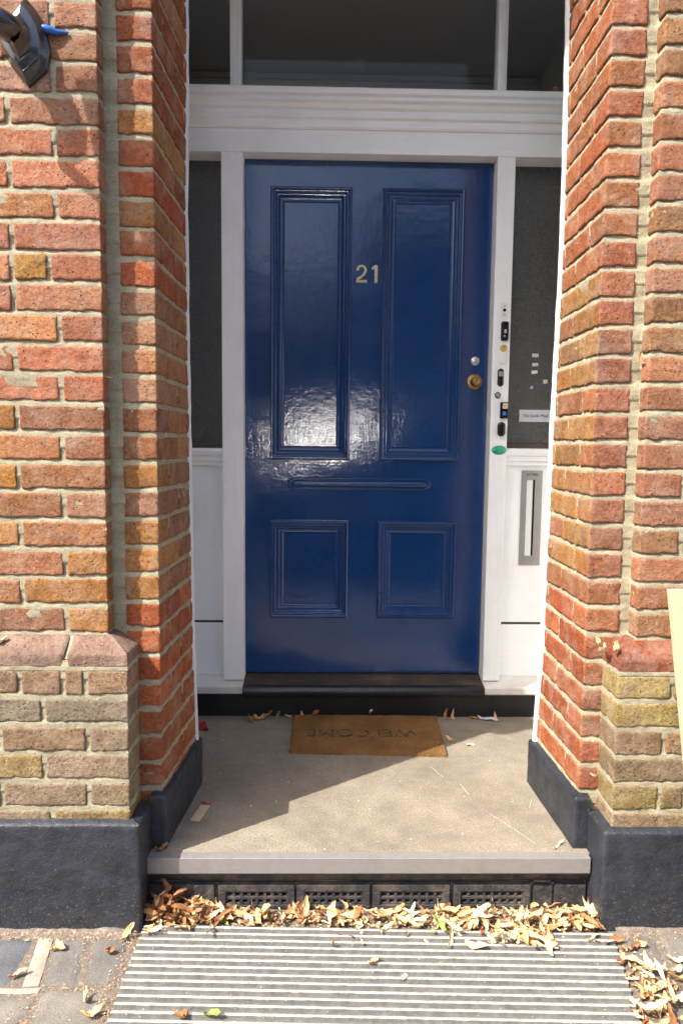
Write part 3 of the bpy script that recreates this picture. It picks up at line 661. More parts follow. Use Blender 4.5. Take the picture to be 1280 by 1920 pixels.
# ------------------------------------------------------------------ door surround
yF, yD = .992, 1.057
ds = empty('door_surround', (.13, 1.0, 0), 'white painted timber door surround with fanlight and two narrow sidelights', 'door frame')
def part(name, mb, mat, parent, bev=.0025, seg=2, smooth=False):
    o = link(name, mb.mesh(name, recalc=True), mat, parent)
    if bev: bevel(o, bev, seg)
    return o
for a, b_ in ((-.4275, -.347), (.6135, .681)):
    m = MB(); m.box((a, yF, .146), (b_, yD + .05, 2.178)); part('door_post', m, MAT['whitev'], ds, .003)
m = MB(); m.box((-.72, yF, 2.178), (.98, yD + .06, 2.262)); part('head_board', m, MAT['white'], ds, .002)
m = MB(); m.prism([(yD + .06, 2.2622), (yF - .006, 2.2622), (yF - .012, 2.268), (yF - .012, 2.294), (yF - .024, 2.297), (yF - .026, 2.305), (yF - .018, 2.309), (yF - .018, 2.324), (yF - .030, 2.330), (yF - .036, 2.342), (yF - .050, 2.348), (yF - .050, 2.356), (yF - .045, 2.358), (yF - .045, 2.363), (yF - .058, 2.367), (yF - .060, 2.384), (yF - .054, 2.390), (yD + .06, 2.402)], -.72, .98)
part('transom_moulding', m, MAT['white'], ds, .0015)
ip = [(0, 0), (0, .003)]
# fanlight mullions
for x0, x1 in ((-.394, -.352), (.604, .640)):
    m = MB(); m.box((x0, yF + .012, 2.400), (x1, yF + .07, 3.2)); m.box((x0 + .012, yF + .0, 2.400), (x1 - .012, yF + .012, 3.2)); part('mullion', m, MAT['whitev'], ds, .003)
for x0, x1 in ((-.72, -.394), (-.352, .604), (.640, .98)):
    m = MB(); m.box((x0, yF + .040, 2.398), (x1, yF + .045, 3.2)); part('fanlight_pane', m, MAT['glass'], ds, 0)
# sidelights
yG = 1.085
for s_, x0, x1, zb in ((-1, -.72, -.4275, 1.088), (1, .681, .98, 1.100)):
    m = MB(); m.box((x0, yG, zb - .005), (x1, yG + .006, 2.185)); part('sidelight_pane', m, MAT['obsc'], ds, 0)
    m = MB(); m.prism([(yG - .015, zb), (yG + .02, zb + .006), (yG + .02, zb - .03), (yG - .02, zb - .03)], x0, x1); part('glazing_sill', m, MAT['sillwood'], ds, .001)
    m = MB(); m.prism([(1.020, zb - .020), (1.015, zb - .028), (1.018, zb - .045), (1.026, zb - .050), (1.026, zb - .066), (1.034, zb - .072), (1.034, zb - .085), (1.048, zb - .090), (1.09, zb - .09), (1.09, zb - .016)], x0, x1); part('apron_moulding', m, MAT['white'], ds, .001)
    zg = .369
    m = MB(); m.box((x0, 1.048, zg + .006), (x1, 1.075, zb - .086)); part('apron_panel', m, MAT['whitev'], ds, .002)
    m = MB(); m.box((x0, 1.044, .150), (x1, 1.078, zg - .004)); part('kick_board', m, MAT['white'], ds, .002)
    m = MB(); m.box((x0, 1.055, zg - .004), (x1, 1.070, zg + .006)); part('board_gap', m, MAT['sillwood'], ds, 0)
    xc0, xc1 = (x0, -.347) if s_ < 0 else (.6135, x1)
    m = MB(); m.prism([(.985, .098), (.958, .099), (.953, .104), (.953, .128), (.958, .134), (1.06, .153), (1.06, .098)], xc0, xc1); part('cill', m, MAT['sill'], ds, .002)
m = MB(); m.box((-.72, .983, -.004), (.98, 1.02, .098)); o = part('black_riser', m, MAT['lead'], ds, .001)
m = MB(); m.prism([(.99, .090), (.962, .091), (.950, .097), (.944, .108), (.946, .122), (.956, .132), (.975, .137), (1.085, .156), (1.12, .156), (1.12, .090)], -.3465, .6130)
o = part('threshold', m, MAT['sillwood'], ds, .0015); 
m = MB(); m.prism([(.975, .0885), (.960, .0895), (.9475, .0955), (.9415, .108), (.9435, .1225), (.9535, .1335), (.9655, .1370), (.9700, .1350), (.958, .128), (.95, .11)], -.3468, .6133)
part('threshold_nosing', m, MAT['lead'], ds, .001)

# letter plate in the right hand apron
def ring(mb, x0, z0, x1, z1, prof, y, mi=0, close=True):
    """mitred moulding: prof = [(inset, forward)] swept round a rectangle facing -y; fills the middle"""
    P = []
    for ins, fw in prof: P += [(x0 + ins, y - fw, z0 + ins), (x1 - ins, y - fw, z0 + ins), (x1 - ins, y - fw, z1 - ins), (x0 + ins, y - fw, z1 - ins)]
    Fc = []
    for k in range(len(prof) - 1):
        for i in range(4):
            j = (i + 1) % 4; Fc.append((4 * k + i, 4 * k + j, 4 * k + 4 + j, 4 * k + 4 + i))
    if close: n = 4 * (len(prof) - 1); Fc.append((n, n + 1, n + 2, n + 3))
    mb.add(P, Fc, mi)
def text(s, size, loc, rot, mat, name, parent=None, ext=.0006, align='CENTER', sx=1., bold=0.):
    cu = bpy.data.curves.new(name, 'FONT'); cu.body = s; cu.size = size; cu.extrude = ext; cu.align_x = align; cu.align_y = 'CENTER'; cu.offset = bold
    t = bpy.data.objects.new(name, cu); COL.objects.link(t)
    bpy.context.view_layer.update()
    me = bpy.data.meshes.new_from_object(t.evaluated_get(bpy.context.evaluated_depsgraph_get()))
    bpy.data.objects.remove(t); R = Matrix.LocRotScale(Vector(loc), None, None) @ rot.to_4x4() @ Matrix.Diagonal((sx, 1, 1, 1)); me.transform(R)
    me.name = name
    return link(name, me, mat, parent)
RF = Matrix.Rotation(math.radians(90), 3, 'X')      # text facing -y
lp = empty('letter_plate', (.79, 1.04, .80), 'upright steel letter plate let into the white panel beside the door', 'letter plate')
m = MB(); yl = 1.0475; X0_, X1_, Z0_, Z1_ = .757, .842, .612, .995; sx0, sx1, sz0, sz1 = .780, .812, .650, .957
m.box((X0_, yl - .004, Z0_), (sx0, yl, Z1_)); m.box((sx1, yl - .004, Z0_), (X1_, yl, Z1_)); m.box((sx0, yl - .004, Z0_), (sx1, yl, sz0)); m.box((sx0, yl - .004, sz1), (sx1, yl, Z1_))
part('plate', m, MAT['steel'], lp, .0008)
m = MB(); m.box((sx0, yl - .0007, sz0), (sx1 - .007, yl + .004, sz1 - .002)); part('inner_flap', m, MAT['whitepl'], lp, .001)
m = MB(); m.box((sx1 - .007, yl - .0005, sz0), (sx1, yl + .002, sz1)); part('slot', m, MAT['dark'], lp, 0)
text('LETTERS', .0125, (.800, yl - .0042, .978), RF, MAT['darktxt'], 'lettering', lp)

# ------------------------------------------------------------------ the door
fd = empty('front_door', (.129, 1.06, .156), 'navy blue four panel front door with brass number and knob', 'door')
dx0, dx1, dz0, dz1 = -.351, .609, .158, 2.176
pan = [(-.246, 1.031, .067, 2.076), (.188, 1.028, .506, 2.074), (-.246, .390, .066, .787), (.184, .389, .499, .782)]
pan = [(a, b, c, d) for a, b, c, d in pan]
lf = MB()   # slab face as a grid of cells with the four panel openings left out
xs_ = sorted({dx0, dx1, -.246, .0665, .186, .5025}); zs_ = sorted({dz0, dz1, .3895, .7845, 1.0295, 2.075})
P4 = [(-.246, 1.0295, .0665, 2.075), (.186, 1.0295, .5025, 2.075), (-.246, .3895, .0665, .7845), (.186, .3895, .5025, .7845)]
for i in range(len(xs_) - 1):
    for j in range(len(zs_) - 1):
        cx_, cz_ = (xs_[i] + xs_[i + 1]) / 2, (zs_[j] + zs_[j + 1]) / 2
        if any(p[0] < cx_ < p[2] and p[1] < cz_ < p[3] for p in P4): continue
        # subdivide for gentle unevenness
        n, k = max(2, int((xs_[i + 1] - xs_[i]) / .02)), max(2, int((zs_[j + 1] - zs_[j]) / .02))
        P = np.zeros((n + 1, k + 1, 3)); P[..., 0] = np.linspace(xs_[i], xs_[i + 1], n + 1)[:, None]; P[..., 2] = np.linspace(zs_[j], zs_[j + 1], k + 1)[None]
        P[..., 1] = yD; P[..., 1] += .0006 * fbm(P, 9, 2, 4) ; lf.grid(P, 0, (1, 1, 1))
lf.box((dx0, yD + .018, dz0), (dx1, yD + .044, dz1))
for a, b_ in (((dx0, yD + .001, dz0), (dx0 + .004, yD + .018, dz1)), ((dx1 - .004, yD + .001, dz0), (dx1, yD + .018, dz1)), ((dx0, yD + .001, dz0), (dx1, yD + .018, dz0 + .004))): lf.box(a, b_)
link('door_leaf', lf.mesh('door_leaf', True), MAT['blue'], fd)
pf = [(-.001, -.001), (-.001, .006), (.001, .0095), (.005, .0115), (.010, .0105), (.013, .006), (.016, .0055), (.019, .0072), (.022, .0055), (.0245, .0005), (.028, .0), (.031, .0016), (.034, -.001), (.037, -.0055), (.044, -.0075), (.047, -.006), (.050, -.0085), (.053, -.0130)]
pf = [(a * 1.0, b * (1.5 if b > 0 else .93)) for a, b in pf]
for (x0, z0, x1, z1) in P4:
    m = MB(); m.box((x0 + .045, yD + .0125, z0 + .045), (x1 - .045, yD + .0175, z1 - .045)); pn = link('door_panel', m.mesh('door_panel', recalc=True), MAT['blue'], fd)
    m = MB(); ring(m, x0, z0, x1, z1, pf, yD, close=False); o = link('panel_moulding', m.mesh('panel_moulding', False), MAT['blue'], pn)
    bv = o.modifiers.new('b', 'BEVEL'); bv.width = .0009; bv.segments = 2; bv.limit_method = 'ANGLE'; bv.angle_limit = math.radians(20)
    for p in o.data.polygons: p.use_smooth = False
# long painted-over slot with rounded ends
def capsule(x0, x1, zc, h, rows, y, n=18, tail=0.):
    """rows: list of (shrink, forward)"""
    P = np.zeros((2 * n + 2, len(rows), 3)); r = h / 2
    for q, (sh, fw) in enumerate(rows):
        rr = max(r - sh, .0003); k = 0
        for t in np.linspace(math.pi / 2, 3 * math.pi / 2, n): P[k, q] = (x0 + r + math.cos(t) * rr * 1.6 + r * .6, y - fw, zc + math.sin(t) * rr); k += 1
        for t in np.linspace(-math.pi / 2, math.pi / 2, n): P[k, q] = (x1 - r + math.cos(t) * rr * 1.6 - r * .6, y - fw, zc + math.sin(t) * rr); k += 1
        P[k, q] = P[0, q]; k += 1; P[k, q] = P[1, q]
    return P
m = MB(); m.grid(capsule(-.180, .398, .933, .048, [(-.001, -.0005), (.0, .0022), (.0015, .0062), (.003, .0070), (.0045, .0062), (.006, .0006), (.0105, .0004), (.0125, .0085), (.0155, .0122), (.020, .0138), (.0236, .0140)], yD), flip=True)
o = link('blanked_letter_slot', m.mesh('blanked_letter_slot', True), MAT['blue'], fd)
# numerals drawn as solid brass strokes
def stroke(pts, w, y, th, mb, mi=0):
    pts = np.array(pts); tg = np.gradient(pts, axis=0); tg /= np.linalg.norm(tg, axis=1, keepdims=True); nr = np.stack([-tg[:, 1], tg[:, 0]], 1)
    L = pts + nr * w / 2; R = pts - nr * w / 2; n = len(pts)
    P = np.zeros((n, 6, 3)); b_ = th * .35
    for q, (E, yy, k) in enumerate([(L, y, 0), (L, y - th + b_, 0), (L, y - th, .12), (R, y - th, -.12), (R, y - th + b_, 0), (R, y, 0)]):
        P[:, q, 0] = E[:, 0] + (R - L)[:, 0] * (k if q in (2,) else k); P[:, q, 2] = E[:, 1] + (R - L)[:, 1] * k; P[:, q, 1] = yy
    mb.grid(P, mi); 
    for e in (0, n - 1): mb.add(P[e], [(0, 1, 4, 5), (1, 2, 3, 4)], mi)
m = MB(); zb, zt = 1.7205, 1.7885; x0, x1 = .0862, .1275; r_ = (x1 - x0) / 2 - .005; cx = (x0 + x1) / 2; cz = zt - .005 - r_
arc = [(cx + r_ * math.cos(t), cz + r_ * math.sin(t)) for t in np.linspace(math.radians(185), math.radians(-28), 18)]
tail = [(cx + .009, cz - .016), (cx - .002, cz - .026), (x0 + .006, zb + .014), (x0 + .005, zb + .0055)]
stroke(arc + tail, .0098, yD, .0035, m); m.box((x0, yD - .0035, zb), (x1, yD, zb + .0095)); link('numeral_two', m.mesh('numeral_two', False, True), MAT['brassnum'], fd)
m = MB(); m.box((.1575, yD - .0035, zb), (.1695, yD, zt - .002)); stroke([(.1685, zt - .0045), (.160, zt - .005), (.1525, zt - .010), (.1485, zt - .0175)], .0088, yD, .0034, m); link('numeral_one', m.mesh('numeral_one', False, True), MAT['brassnum'], fd)
def lathe(prof, n=40, axis='y', c=(0, 0, 0)):
    P = np.zeros((n + 1, len(prof), 3))
    for i, t in enumerate(np.linspace(0, 2 * math.pi, n + 1)):
        for q, (r, d) in enumerate(prof):
            if axis == 'y': P[i, q] = (c[0] + r * math.cos(t), c[1] - d, c[2] + r * math.sin(t))
            elif axis == 'z': P[i, q] = (c[0] + r * math.cos(t), c[1] + r * math.sin(t), c[2] + d)
    return P
kc = (.5605, yD, 1.343)
m = MB(); m.grid(lathe([(.031, -.001), (.031, .003), (.029, .005), (.026, .0058), (.022, .005), (.0185, .007)], c=kc)); kb = link('knob_rose', m.mesh('knob_rose', True), MAT['brass'], fd)
m = MB(); m.grid(lathe([(.0185, .005), (.0180, .009), (.012, .014), (.011, .022), (.0155, .028), (.0180, .033), (.0175, .040), (.013, .0445), (.008, .0455), (.0075, .0435), (.0045, .0435), (.004, .046), (.0, .0462)], c=kc)); link('door_knob', m.mesh('door_knob', True), MAT['brass'], fd)
m = MB(); lc = (.5605, yD, 1.424); m.grid(lathe([(.0175, -.001), (.0172, .003), (.0140, .0048), (.0125, .0044), (.0112, .0062), (.0, .0064)], c=lc)); m.box((.5590, yD - .0068, 1.417), (.5620, yD - .0060, 1.431), 1); link('lock_cylinder', m.mesh('lock_cylinder', True), [MAT['chrome'], MAT['dark']], fd)

# ------------------------------------------------------------------ bells and labels on the post
def rbox(mb, cx, cz, w, h, r, y0, th, mi=0, n=8, dome=.0):
    """rounded plate standing th proud of the plane y0"""
    out = []
    for (sx, sz, a0) in ((1, 1, 0), (-1, 1, 90), (-1, -1, 180), (1, -1, 270)):
        for t in np.linspace(a0, a0 + 90, n): out.append((sx * (w / 2 - r), sz * (h / 2 - r), math.cos(math.radians(t)), math.sin(math.radians(t))))
    rows = [(0, 0.), (0, th * .72), (th * .12, th * .9), (th * .35, th), (min(r * .8, w * .3), th + dome)]
    P = np.zeros((len(out) + 1, len(rows), 3))
    for q, (sh, fw) in enumerate(rows):
        for k, (ax, az, c, s) in enumerate(out + out[:1]):
            rr = r - sh; P[k, q] = (cx + ax + c * rr, y0 - fw, cz + az + s * rr)
    mb.grid(P, mi, flip=True); n_ = len(out)
    mb.add(P[:-1, -1], [tuple(range(n_))], mi)
BG = 'bell pushes and labels on the white door post'
def device(name, loc, label, cat, parts):
    r = empty(name, (loc[0], yF, loc[1]), label, cat, BG)
    for nm, mb, mt in parts: link(nm, mb.mesh(nm, True), mt, r)
    return r
yP = yF - .0003
a = MB(); rbox(a, .655, 1.611, .026, .054, .002, yP, .0012); b_ = MB(); rbox(b_, .655, 1.611, .0125, .0125, .0062, yP - .0012, .003)
d = device('bell_label', (.655, 1.611), 'small white card with a round black push at the top of the bell column', 'bell push', [('card', a, MAT['whitepl']), ('button', b_, MAT['blackpl'])])
text('15', .008, (.655, yP - .0015, 1.627), RF, MAT['darktxt'], 'marking', d); text('up', .008, (.655, yP - .0015, 1.595), RF, MAT['darktxt'], 'marking', d)
a = MB(); rbox(a, .6575, 1.531, .0285, .073, .007, yP, .012, dome=.001)
d = device('doorbell', (.6575, 1.531), 'tall black rounded doorbell bearing a white figure 8', 'doorbell', [('case', a, MAT['blackpl'])])
text('8', .021, (.6585, yP - .0136, 1.529), RF, MAT['whitepl'], 'number', d)
a = MB(); rbox(a, .6558, 1.512, .0075, .0075, .003, yP - .0128, .0006); link('button', a.mesh('button', True), MAT['graypl'], d)
a = MB(); rbox(a, .6545, 1.444, .030, .076, .0148, yP, .009, dome=.0008); b_ = MB(); rbox(b_, .6545, 1.466, .027, .028, .0125, yP - .0087, .0020)
c_ = MB(); rbox(c_, .6545, 1.443, .0165, .0165, .0082, yP - .0090, .003)
d = device('doorbell', (.6545, 1.444), 'cream pill shaped doorbell with a yellowed top cap marked 7', 'doorbell', [('case', a, MAT['whitepl']), ('name_window', b_, MAT['amber']), ('button', c_, MAT['whitepl'])])
text('7', .016, (.6545, yP - .0112, 1.466), RF, simple('brown_ink', (.25, .12, .03), .6), 'number', d)
a = MB(); rbox(a, .6470, 1.355, .023, .068, .0112, yP, .010, dome=.0008); b_ = MB(); rbox(b_, .6470, 1.368, .017, .017, .002, yP - .0102, .0012)
d = device('doorbell', (.647, 1.355), 'black oval doorbell with a square grey label in its upper half', 'doorbell', [('case', a, MAT['blackpl']), ('name_window', b_, MAT['graypl'])])
text('21', .010, (.6470, yP - .0116, 1.368), RF, MAT['darktxt'], 'number', d)
a = MB(); rbox(a, .6385, 1.2875, .0235, .0235, .0117, yP, .007); b_ = MB(); rbox(b_, .6385, 1.2875, .017, .017, .0084, yP - .0062, .002)
device('doorbell', (.6385, 1.2875), 'small round dark bell push between the two taller black bells', 'doorbell', [('case', a, MAT['blackpl']), ('button', b_, MAT['steel'])])
a = MB(); rbox(a, .6640, 1.229, .0295, .063, .004, yP, .013); b_ = MB(); rbox(b_, .6668, 1.2455, .0195, .0205, .0015, yP - .0128, .0012); c_ = MB(); rbox(c_, .6640, 1.2165, .0155, .0155, .0077, yP - .0125, .003)
d = device('doorbell', (.664, 1.229), 'square cornered black doorbell with cream label marked 2 and blue button', 'doorbell', [('case', a, MAT['blackpl']), ('name_window', b_, MAT['cream']), ('button', c_, MAT['bluebtn'])])
text('2', .016, (.6645, yP - .0142, 1.2455), RF, simple('brown_pen', (.22, .13, .06), .6), 'number', d)
a = MB(); rbox(a, .6560, 1.156, .0290, .056, .0142, yP, .014, dome=.001)
device('doorbell', (.656, 1.156), 'plain glossy black oval doorbell, lowest of the column', 'doorbell', [('case', a, MAT['blackpl'])])
a = MB(); P = np.zeros((41, 3, 3))
for i, t in enumerate(np.linspace(0, 2 * math.pi, 41)):
    for q, (k, fw) in enumerate(((1, 0), (1, .0012), (.0, .0014))): P[i, q] = (.6505 + .0290 * k * math.cos(t), yP - fw, 1.0745 + .0175 * k * math.sin(t))
a.grid(P)
d = device('oval_plaque', (.6505, 1.0745), 'green oval plastic plaque under the bells', 'plaque', [('plate', a, MAT['green'])])
for sx in (-.022, .022):
    b_ = MB(); b_.grid(lathe([(.0018, 0), (.0016, .0012), (0, .0014)], 12, c=(.6505 + sx, yP - .0012, 1.0745))); link('screw', b_.mesh('screw', True), MAT['whitepl'], d)
# things on the right sidelight
yS_ = yG - .0002
m = MB(); m.box((.7505, yS_ - .002, 1.1895), (.895, yS_, 1.2375)); sg = link('window_sign', m.mesh('window_sign'), MAT['sign']); tag(sg, 'pale plastic sign reading No Junk Mail on the sidelight glass', 'sign')
text('No Junk Mail', .0190, (.7665, yS_ - .0022, 1.2135), RF, MAT['darktxt'], 'lettering', sg, align='LEFT')
for i, (x, z, w_, h_, tl, mt, lb) in enumerate([(.807, 1.453, .026, .014, -3, 'sign', 'scrap of pale sticker on the sidelight, topmost of three in a column'), (.808, 1.417, .024, .013, 1, 'sign', 'scrap of pale sticker on the sidelight, middle of three in a column'),
        (.806, 1.387, .024, .013, 6, 'whitepl', 'tilted white sticker scrap on the sidelight, lowest of three in a column'), (.851, 1.350, .018, .016, 4, 'cream', 'torn cream sticker scrap on the sidelight nearest the brick reveal'), (.797, 1.326, .010, .013, -30, 'graypl', 'faint grey smear of old glue on the sidelight above the sign')]):
    m = MB(); t = math.radians(tl); pts = [(-w_/2, -h_/2), (w_*.2, -h_/2), (w_*.3, -h_*.35), (w_/2, -h_*.42), (w_/2, h_/2), (-w_/2, h_/2)]
    pts = [(x + a * math.cos(t) - b_ * math.sin(t), z + a * math.sin(t) + b_ * math.cos(t)) for a, b_ in pts]
    m.add([(a, yS_ - .0008, b_) for a, b_ in pts] + [(a, yS_, b_) for a, b_ in pts], [tuple(range(6))] + [(k, k + 6, (k + 1) % 6 + 6, (k + 1) % 6) for k in range(6)])
    o = link('sticker_scrap', m.mesh('sticker_scrap', recalc=True), MAT[mt]); tag(o, lb, 'sticker', 'old sticker scraps on the sidelight')

# ------------------------------------------------------------------ hall behind the glass
h = MB(); x0, x1, y0, y1, z0, z1 = -.75, 1.05, 1.12, 2.05, 0.1, 2.98
h.add([(x0,y0,z0),(x1,y0,z0),(x1,y1,z0),(x0,y1,z0),(x0,y0,z1),(x1,y0,z1),(x1,y1,z1),(x0,y1,z1)], [(0,1,2,3),(7,6,5,4),(1,5,6,2),(2,6,7,3),(3,7,4,0)])
h.box((x0, 1.095, 2.985), (x1, 1.118, 3.35)); h.box((x0, 1.1, 3.2), (x1, y1, 3.35))
tag(link('hall_wall', h.mesh('hall_wall'), simple('dim_hall_paint', (.56, .56, .54), .8, var=.08, nsc=4)), kind='structure')
h = MB(); h.box((x0 + .01, 2.03, 2.945), (x1 - .01, 2.049, 2.965)); tag(link('hall_cornice', h.mesh('hall_cornice'), MAT['hall']), kind='structure')
h = MB(); h.grid(lathe([(0, -.045), (.026, -.045), (.040, -.036), (.046, -.018), (.050, -.004), (.050, .0)], 28, 'z', (.103, 1.93, 2.978)), flip=True)
o = link('smoke_alarm', h.mesh('smoke_alarm', True), MAT['hall']); tag(o, 'round white smoke alarm on the hall ceiling seen through the fanlight', 'smoke alarm')

# ------------------------------------------------------------------ wall lamp
wl = empty('wall_lamp', (-.74, 0, 2.02), 'glossy black wall lamp bracket high on the sunlit brickwork', 'wall lamp')
out = [(-.735, 2.122, 0), (-.712, 2.095, 0), (-.692, 2.060, 0), (-.682, 2.005, 0), (-.692, 1.965, 0), (-.735, 1.928, 0), (-.768, 1.965, 0), (-.792, 2.005, 0), (-.802, 2.045, 0), (-.790, 2.075, 0), (-.765, 2.085, 0)]
cxw, czw = -.745, 2.02; rows = [(1.03, .0), (1.03, .010), (.96, .015), (.80, .032), (.50, .038), (.42, .048), (.30, .068)]
m = MB(); P = np.zeros((len(out) + 1, len(rows), 3))
for k, (x, z, _) in enumerate(out + out[:1]):
    for q, (s, fw) in enumerate(rows): P[k, q] = (cxw + (x - cxw) * s, -fw, czw + (z - czw) * s)
m.grid(P, flip=False); o = link('backplate', m.mesh('backplate', False), MAT['lampblack'], wl); bevel(o, .0035, 3)
def tube(path, rad, n=16, mb=None):
    path = [Vector(p) for p in path]; mb = mb or MB(); P = np.zeros((len(path), n + 1, 3)); prev = Vector((0, 0, 1))
    for i, p in enumerate(path):
        t = (path[min(i + 1, len(path) - 1)] - path[max(i - 1, 0)]).normalized(); u = prev.cross(t); 
        if u.length < 1e-3: u = Vector((1, 0, 0)).cross(t)
        u.normalize(); v = t.cross(u); r = rad[i] if hasattr(rad, '__len__') else rad
        for k in range(n + 1):
            a = 2 * math.pi * k / n; P[i, k] = p + u * math.cos(a) * r + v * math.sin(a) * r
    mb.grid(P, flip=True); return mb
pth = [(-.750, -.05, 2.030), (-.765, -.085, 2.027), (-.790, -.108, 2.024), (-.832, -.125, 2.026), (-.865, -.15, 2.05), (-.863, -.215, 2.10), (-.854, -.25, 2.17)]
o = link('arm', tube(pth, [.030, .030, .022, .014, .012, .012, .012]).mesh('arm', True), MAT['lampblack'], wl)
m = MB(); lcx, lcy = -.854, -.25
m.grid(lathe([(0, .0), (.012, 0), (.018, .02), (.040, .03), (.043, .04), (.060, .17), (.070, .18), (.068, .19), (.040, .235), (.012, .255), (.0, .28)], 6, 'z', (lcx, lcy, 2.14))); link('lantern', m.mesh('lantern', False), MAT['lampblack'], wl)
m = tube([(-.705, -.006, 2.056), (-.690, -.010, 2.056), (-.675, -.008, 2.053), (-.664, -.006, 2.050), (-.655, -.004, 2.052), (-.640, -.003, 2.052)], [.010, .0098, .0085, .006, .0045, .003], 10)
o = link('blue_cable_end', m.mesh('blue_cable_end', True), MAT['bluecable']); tag(o, 'short blue plastic cable end poking from the mortar beside the lamp', 'cable')

# ------------------------------------------------------------------ door mat
dm = empty('door_mat', (.13, .80, 0), 'brown coir door mat with worn WELCOME lettering facing the door', 'door mat')
m = MB(); n1, n2 = 150, 90; u = np.linspace(0, 1, n1); v = np.linspace(0, 1, n2); P = np.zeros((n1, n2, 3))
xa = -.146 + .0 * v; P[..., 0] = (-.146 + .002 * (1 - v))[None] + u[:, None] * (.556 + .018 * v)[None]; P[..., 1] = .634 + (.975 - .634) * v[None] - .018 * u[:, None] * (1 - v)[None] - .010 * u[:, None]
e = np.minimum(np.minimum(u, 1 - u)[:, None] * .56, np.minimum(v, 1 - v)[None] * .34)
nz_ = vnoise(P, 420, 3); P[..., 0] += .0018 * vnoise(P, 300, 5); P[..., 1] += .0018 * vnoise(P, 300, 6)
P[..., 2] = np.clip(e / .003, 0, 1) * (.0125 + .0018 * nz_ + .0012 * fbm(P, 30, 2, 7))
m.grid(P); link('coir_pile', m.mesh('coir_pile', False), MAT['coir'], dm)
tx = text('WELCOME', .098, (.118, .790, .0128), Matrix.Rotation(math.pi, 3, 'Z'), MAT['coirdark'], 'lettering', dm, ext=.0010, sx=.88)

# ------------------------------------------------------------------ timber board against the right pier
m = MB(); m.add([(.823,-.094,.742),(.905,-.094,.742),(.905,-.074,.742),(.823,-.074,.742),(.905,-.20,-.155),(.990,-.20,-.155),(.990,-.18,-.155),(.905,-.18,-.155)], [(0,3,2,1),(4,5,6,7),(0,1,5,4),(1,2,6,5),(2,3,7,6),(3,0,4,7)])
o = link('timber_board', m.mesh('timber_board', recalc=True), MAT['pine']); bevel(o, .0015); tag(o, 'pale sawn timber board leaning against the brick pier at the frame edge', 'timber board')

# ------------------------------------------------------------------ leaves
def leaf_grid(L, W, curl=.6, cup=.3, twist=.6, seed=0, n=16, k=7):
    r = random.Random(seed); t = np.linspace(0, 1, n); s = np.linspace(-1, 1, k)
    wd = W * (np.clip(np.sin(np.pi * np.clip(t, .0, 1) ** .85), 0, 1) ** .5) * .5 * (1 + .12 * np.sin(t * 19 + seed * 7)) + .0006
    ang = curl * (t - .5) * math.pi * r.uniform(.7, 1.2) + .35 * np.sin(t * 7 + r.random() * 6)
    dx = np.cos(ang) / (n - 1) * L; dz = np.sin(ang) / (n - 1) * L; cx = np.cumsum(dx); cz = np.cumsum(dz); cx -= cx.mean(); 
    tw = twist * (t - .5) * 3 * r.uniform(.5, 1.3) + r.uniform(-.3, .3); side = .12 * L * np.sin(t * 3 + r.random() * 6)
    P = np.zeros((n, k, 3))
    off = s[None] * wd[:, None]; lift = cup * (np.abs(s)[None] ** 2) * wd[:, None] * 1.2 + .0012 * np.sin(s[None] * 6 + t[:, None] * 20)
    P[..., 0] = cx[:, None] - np.sin(ang)[:, None] * lift; P[..., 1] = side[:, None] + off * np.cos(tw)[:, None]; P[..., 2] = cz[:, None] + off * np.sin(tw)[:, None] + np.cos(ang)[:, None] * lift
    P[..., 2] -= P[..., 2].min(); return P
def place(P, loc, rz, tilt=0., roll=0.):
    R = (Matrix.Rotation(rz, 3, 'Z') @ Matrix.Rotation(tilt, 3, 'Y') @ Matrix.Rotation(roll, 3, 'X')); R = np.array(R)
    Q = P @ R.T; Q[..., 2] -= Q[..., 2].min(); return Q + np.array(loc)
LM = [MAT['leaf1'], MAT['leaf2'], MAT['leaf3'], MAT['leaf4']]
def drift(name, label, spots, seed):
    r = random.Random(seed); m = MB()
    for (x0, x1, y0, y1, z, hgt, cnt, wts) in spots:
        for i in range(cnt):
            x, y = r.uniform(x0, x1), r.uniform(y0, y1); L = r.uniform(.03, .085) if r.random() < .7 else r.uniform(.012, .03); W = min(L * r.uniform(.12, .28), .015)
            P = leaf_grid(L, W, r.uniform(.05, .8), r.uniform(.05, .9), r.uniform(0, 1.3), r.random(), 14, 5)
            q = r.random() ** 1.5 * hgt
            P = place(P, (x, y, z + q), r.uniform(0, 6.28), r.uniform(-.2, .2) if r.random() < .9 else r.uniform(-1.3, 1.3), r.uniform(-.4, .4))
            m.grid(P, r.choices([0, 1, 2, 3], wts)[0], np.array((1, 1, 1)) * r.uniform(.7, 1.2))
    for (x0, x1, y0, y1, z, hgt, cnt, wts) in spots:      # crushed brown fragments underneath
        for i in range(int(cnt * 1.3)):
            L = r.uniform(.008, .022); P = place(leaf_grid(L, L * r.uniform(.3, .6), .4, .3, .4, r.random(), 6, 4), (r.uniform(x0, x1), r.uniform(y0, y1), z + .003 + r.random() * .3 * hgt), r.uniform(0, 6.28), r.uniform(-.4, .4))
            m.grid(P, r.choice([0, 0, 2, 2, 1]), np.array((1, 1, 1)) * r.uniform(.55, 1.))
    o = link(name, m.mesh(name, True), LM); tag(o, label, 'leaf litter', kind='stuff'); return o
